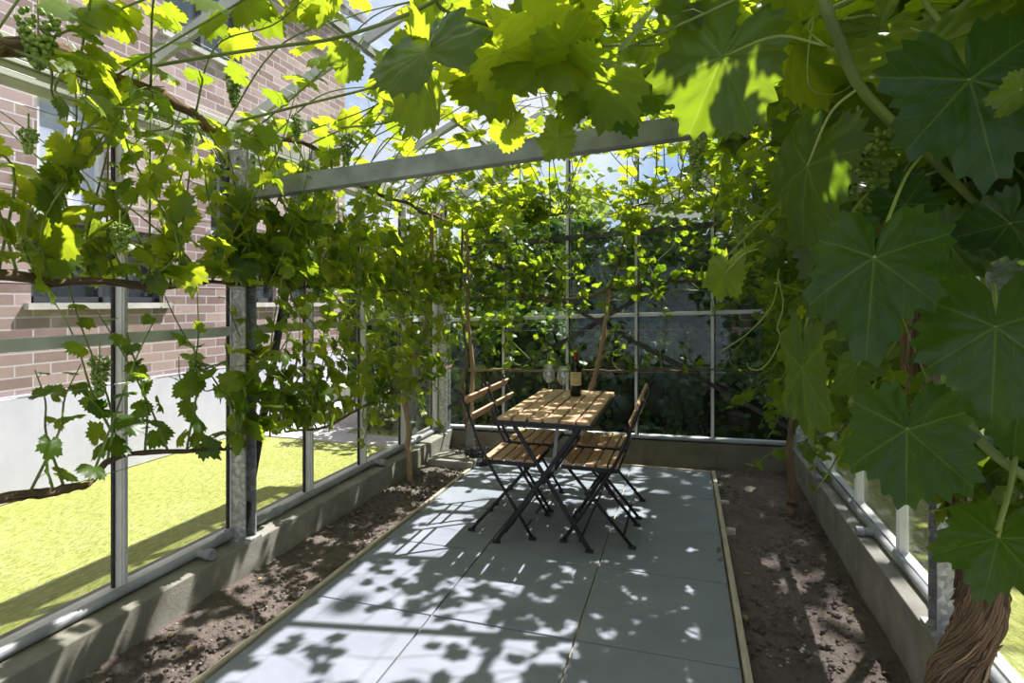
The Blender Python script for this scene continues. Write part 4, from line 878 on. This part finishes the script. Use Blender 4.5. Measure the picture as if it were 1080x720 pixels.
# terrace steps beyond the lawn
st = thing('terrace_steps', 'low pale concrete steps and paving beyond the lawn at left', 'steps', (-3.8, 5.8, -.1))
MB().box((-4.66, 5.1, -.2), (-2.42, 5.46, -.085)).build('paving', 'pale_concrete', st, bevel=.006)
MB().box((-4.66, 5.465, -.2), (-3.56, 5.85, -.085)).build('paving', 'pale_concrete', st, bevel=.006)
MB().box((-4.66, 5.85, -.1), (-3.56, 6.6, .09)).build('step', 'pale_concrete', st, bevel=.01)
MB().box((-4.66, 6.35, -.1), (-3.60, 7.2, .26)).build('step', 'pale_concrete', st, bevel=.01)

# hedges, ivy, trees
def bush(name, label, cat, c, ext, n, size, mat='ivy_leaf', tint=(0, .6), core='hedge_core', group=None, shell=.25):
    o = thing(name, label, cat, (c[0], c[1], c[2]-ext[2])); f = Foliage()
    if group: o['group'] = group
    D = rng.normal(0, 1, (n, 3)); D /= np.linalg.norm(D, axis=1)[:, None]
    Dp = np.sign(D)*np.abs(D)**.6; Dp /= np.maximum(np.abs(Dp).max(1), .75)[:, None]
    rad = 1-shell*rng.random(n)**1.5
    lump = 1+.10*np.sin(D[:, 0]*7+c[0])*np.sin(D[:, 2]*6+c[1])
    P = R3(c)+Dp*rad[:, None]*lump[:, None]*R3(ext)
    for k in range(n): f.leaf(P[k], R3([0, 0, -1])+rng.normal(0, .5, 3), D[k]*.9+rng.normal(0, .45, 3)+R3([0, 0, .3]), rng.uniform(*size), np.clip(rng.uniform(*tint), 0, 1))
    f.build('foliage', o, mat, [IVY])
    if core:
        g = MB(); a = np.linspace(0, math.pi, 9); pr = [(math.sin(q)*.8+1e-3, -math.cos(q)*.8) for q in a]; g.lathe(pr, 16); V = g.v[0]; V[:] = np.sign(V)*np.abs(V)**.7*R3(ext)*.9+R3(c); g.build('branches', core, o, smooth=True)  # one solid near-black lump fills the bush, no separate branches
    return o
gw = thing('garden_wall', 'ivy covered brick garden wall behind the back glass', 'garden wall', (-.4, 6.9, -.1), kind='structure')
MB().box((-2.6, 6.9, -.2), (12, 7.15, 1.95)).build('brick_face', 'brickwork', gw); MB().box((-2.62, 6.87, 1.95), (12, 7.18, 2.01)).build('coping', 'lintel_stone', gw)
iv = thing('ivy', 'dense dark ivy climbing over the garden wall behind the back glass', 'ivy', (-.4, 6.8, -.1)); f = Foliage()
for k in range(9500):
    x = rng.uniform(-2.7, 3.2); z = rng.uniform(-.1, 2.30); bul = .14+.12*math.sin(x*3.1+1)*math.sin(z*4.3)+.08*math.sin(x*7+z*5)
    if .35 < x < 1.2 and 1.0 < z < 1.5 and rng.random() < .7: continue
    f.leaf(R3([x, 6.84-max(bul, .01)-rng.random()*.06, z]), R3([0, 0, -1])+rng.normal(0, .45, 3), R3([0, -.8, .35])+rng.normal(0, .4, 3), rng.uniform(.04, .075), np.clip(rng.normal(.28, .28), 0, 1))
f.build('foliage', iv, 'ivy_leaf', [IVY])
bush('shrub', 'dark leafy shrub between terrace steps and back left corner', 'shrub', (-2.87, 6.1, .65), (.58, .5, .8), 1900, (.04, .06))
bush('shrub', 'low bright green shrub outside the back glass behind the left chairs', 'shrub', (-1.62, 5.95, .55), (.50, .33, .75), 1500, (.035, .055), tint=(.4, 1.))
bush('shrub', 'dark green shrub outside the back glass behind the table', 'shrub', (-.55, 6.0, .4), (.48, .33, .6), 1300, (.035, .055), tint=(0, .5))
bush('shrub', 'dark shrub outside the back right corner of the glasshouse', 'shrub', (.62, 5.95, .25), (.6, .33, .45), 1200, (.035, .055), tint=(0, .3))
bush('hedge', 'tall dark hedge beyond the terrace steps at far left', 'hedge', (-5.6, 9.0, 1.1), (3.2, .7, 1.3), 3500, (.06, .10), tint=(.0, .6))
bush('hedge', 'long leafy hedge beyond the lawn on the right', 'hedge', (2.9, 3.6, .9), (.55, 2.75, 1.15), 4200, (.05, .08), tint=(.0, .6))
def tree(label, base, h, cr, n, tint):
    o = thing('garden_tree', label, 'tree', base, 'trees beyond the garden wall'); b = R3(base, float)
    MB().tube(spline([b, b+[.1, 0, h*.4], b+[.0, .1, h*.8]], 12), np.linspace(.16, .05, 12), 9).build('trunk', 'bark', o, smooth=True)
    g = MB(); tips = []
    for k in range(9):
        a = k*2.4; s0 = b+[.05, .05, h*rng.uniform(.4, .7)]; e = b+R3([math.cos(a)*cr*.75, math.sin(a)*cr*.75, h*rng.uniform(.65, 1.)]); g.tube(spline([s0, (s0+e)/2+[0, 0, .2], e], 8), np.linspace(.05, .015, 8), 6); tips.append(e)
    g.build('branches', 'bark', o, smooth=True); f = Foliage()
    for k in range(n):
        e = tips[int(rng.integers(0, 9))]; f.leaf(e+rng.normal(0, cr*.28, 3), R3([0, 0, -1])+rng.normal(0, .6, 3), R3([0, 0, .6])+rng.normal(0, .6, 3), rng.uniform(.07, .12), np.clip(rng.uniform(*tint), 0, 1))
    f.build('crown', o, 'tree_leaf', [IVY])
tree('leafy tree behind the garden wall left of the far house', (-3.2, 12.5, -.1), 3.8, 1.3, 1500, (.4, 1.))
tree('tall leafy tree behind the garden wall at back right', (2.5, 8.8, -.1), 6.3, 1.8, 5200, (.1, .8))
fh = thing('far_house', 'pale grey gabled house far beyond the garden wall', 'house', (0, 16, -.1))
g = MB(); g.box((-1.8, 16, -.1), (2.2, 20, 3.3)); g.add([(-1.8, 16, 3.3), (2.2, 16, 3.3), (.2, 16, 4.9), (-1.8, 20, 3.3), (2.2, 20, 3.3), (.2, 20, 4.9)], tri=[(0, 1, 2), (3, 5, 4)]); g.build('wall', 'white_render', fh)
g = MB()
g.add([(-2.0, 15.8, 3.16), (.2, 15.8, 4.92), (.2, 20.2, 4.92), (-2.0, 20.2, 3.16), (2.4, 15.8, 3.16), (2.4, 20.2, 3.16), (-2.0, 15.8, 3.24), (.2, 15.8, 5.02), (.2, 20.2, 5.02), (-2.0, 20.2, 3.24), (2.4, 15.8, 3.24), (2.4, 20.2, 3.24)], quad=[(0, 1, 2, 3), (1, 4, 5, 2), (6, 9, 8, 7), (7, 8, 11, 10), (0, 6, 7, 1), (1, 7, 10, 4), (3, 2, 8, 9), (2, 5, 11, 8), (0, 3, 9, 6), (4, 10, 11, 5)]); g.build('roof', 'roof_slate', fh)
for x in (-1.0, .6): o = MB().box((x, 15.97, 2.0), (x+.8, 16.02, 3.1)).build('window', 'white_frame', fh); MB().box((x+.06, 15.95, 2.06), (x+.74, 15.99, 3.04)).build('pane', 'window_glass', o)
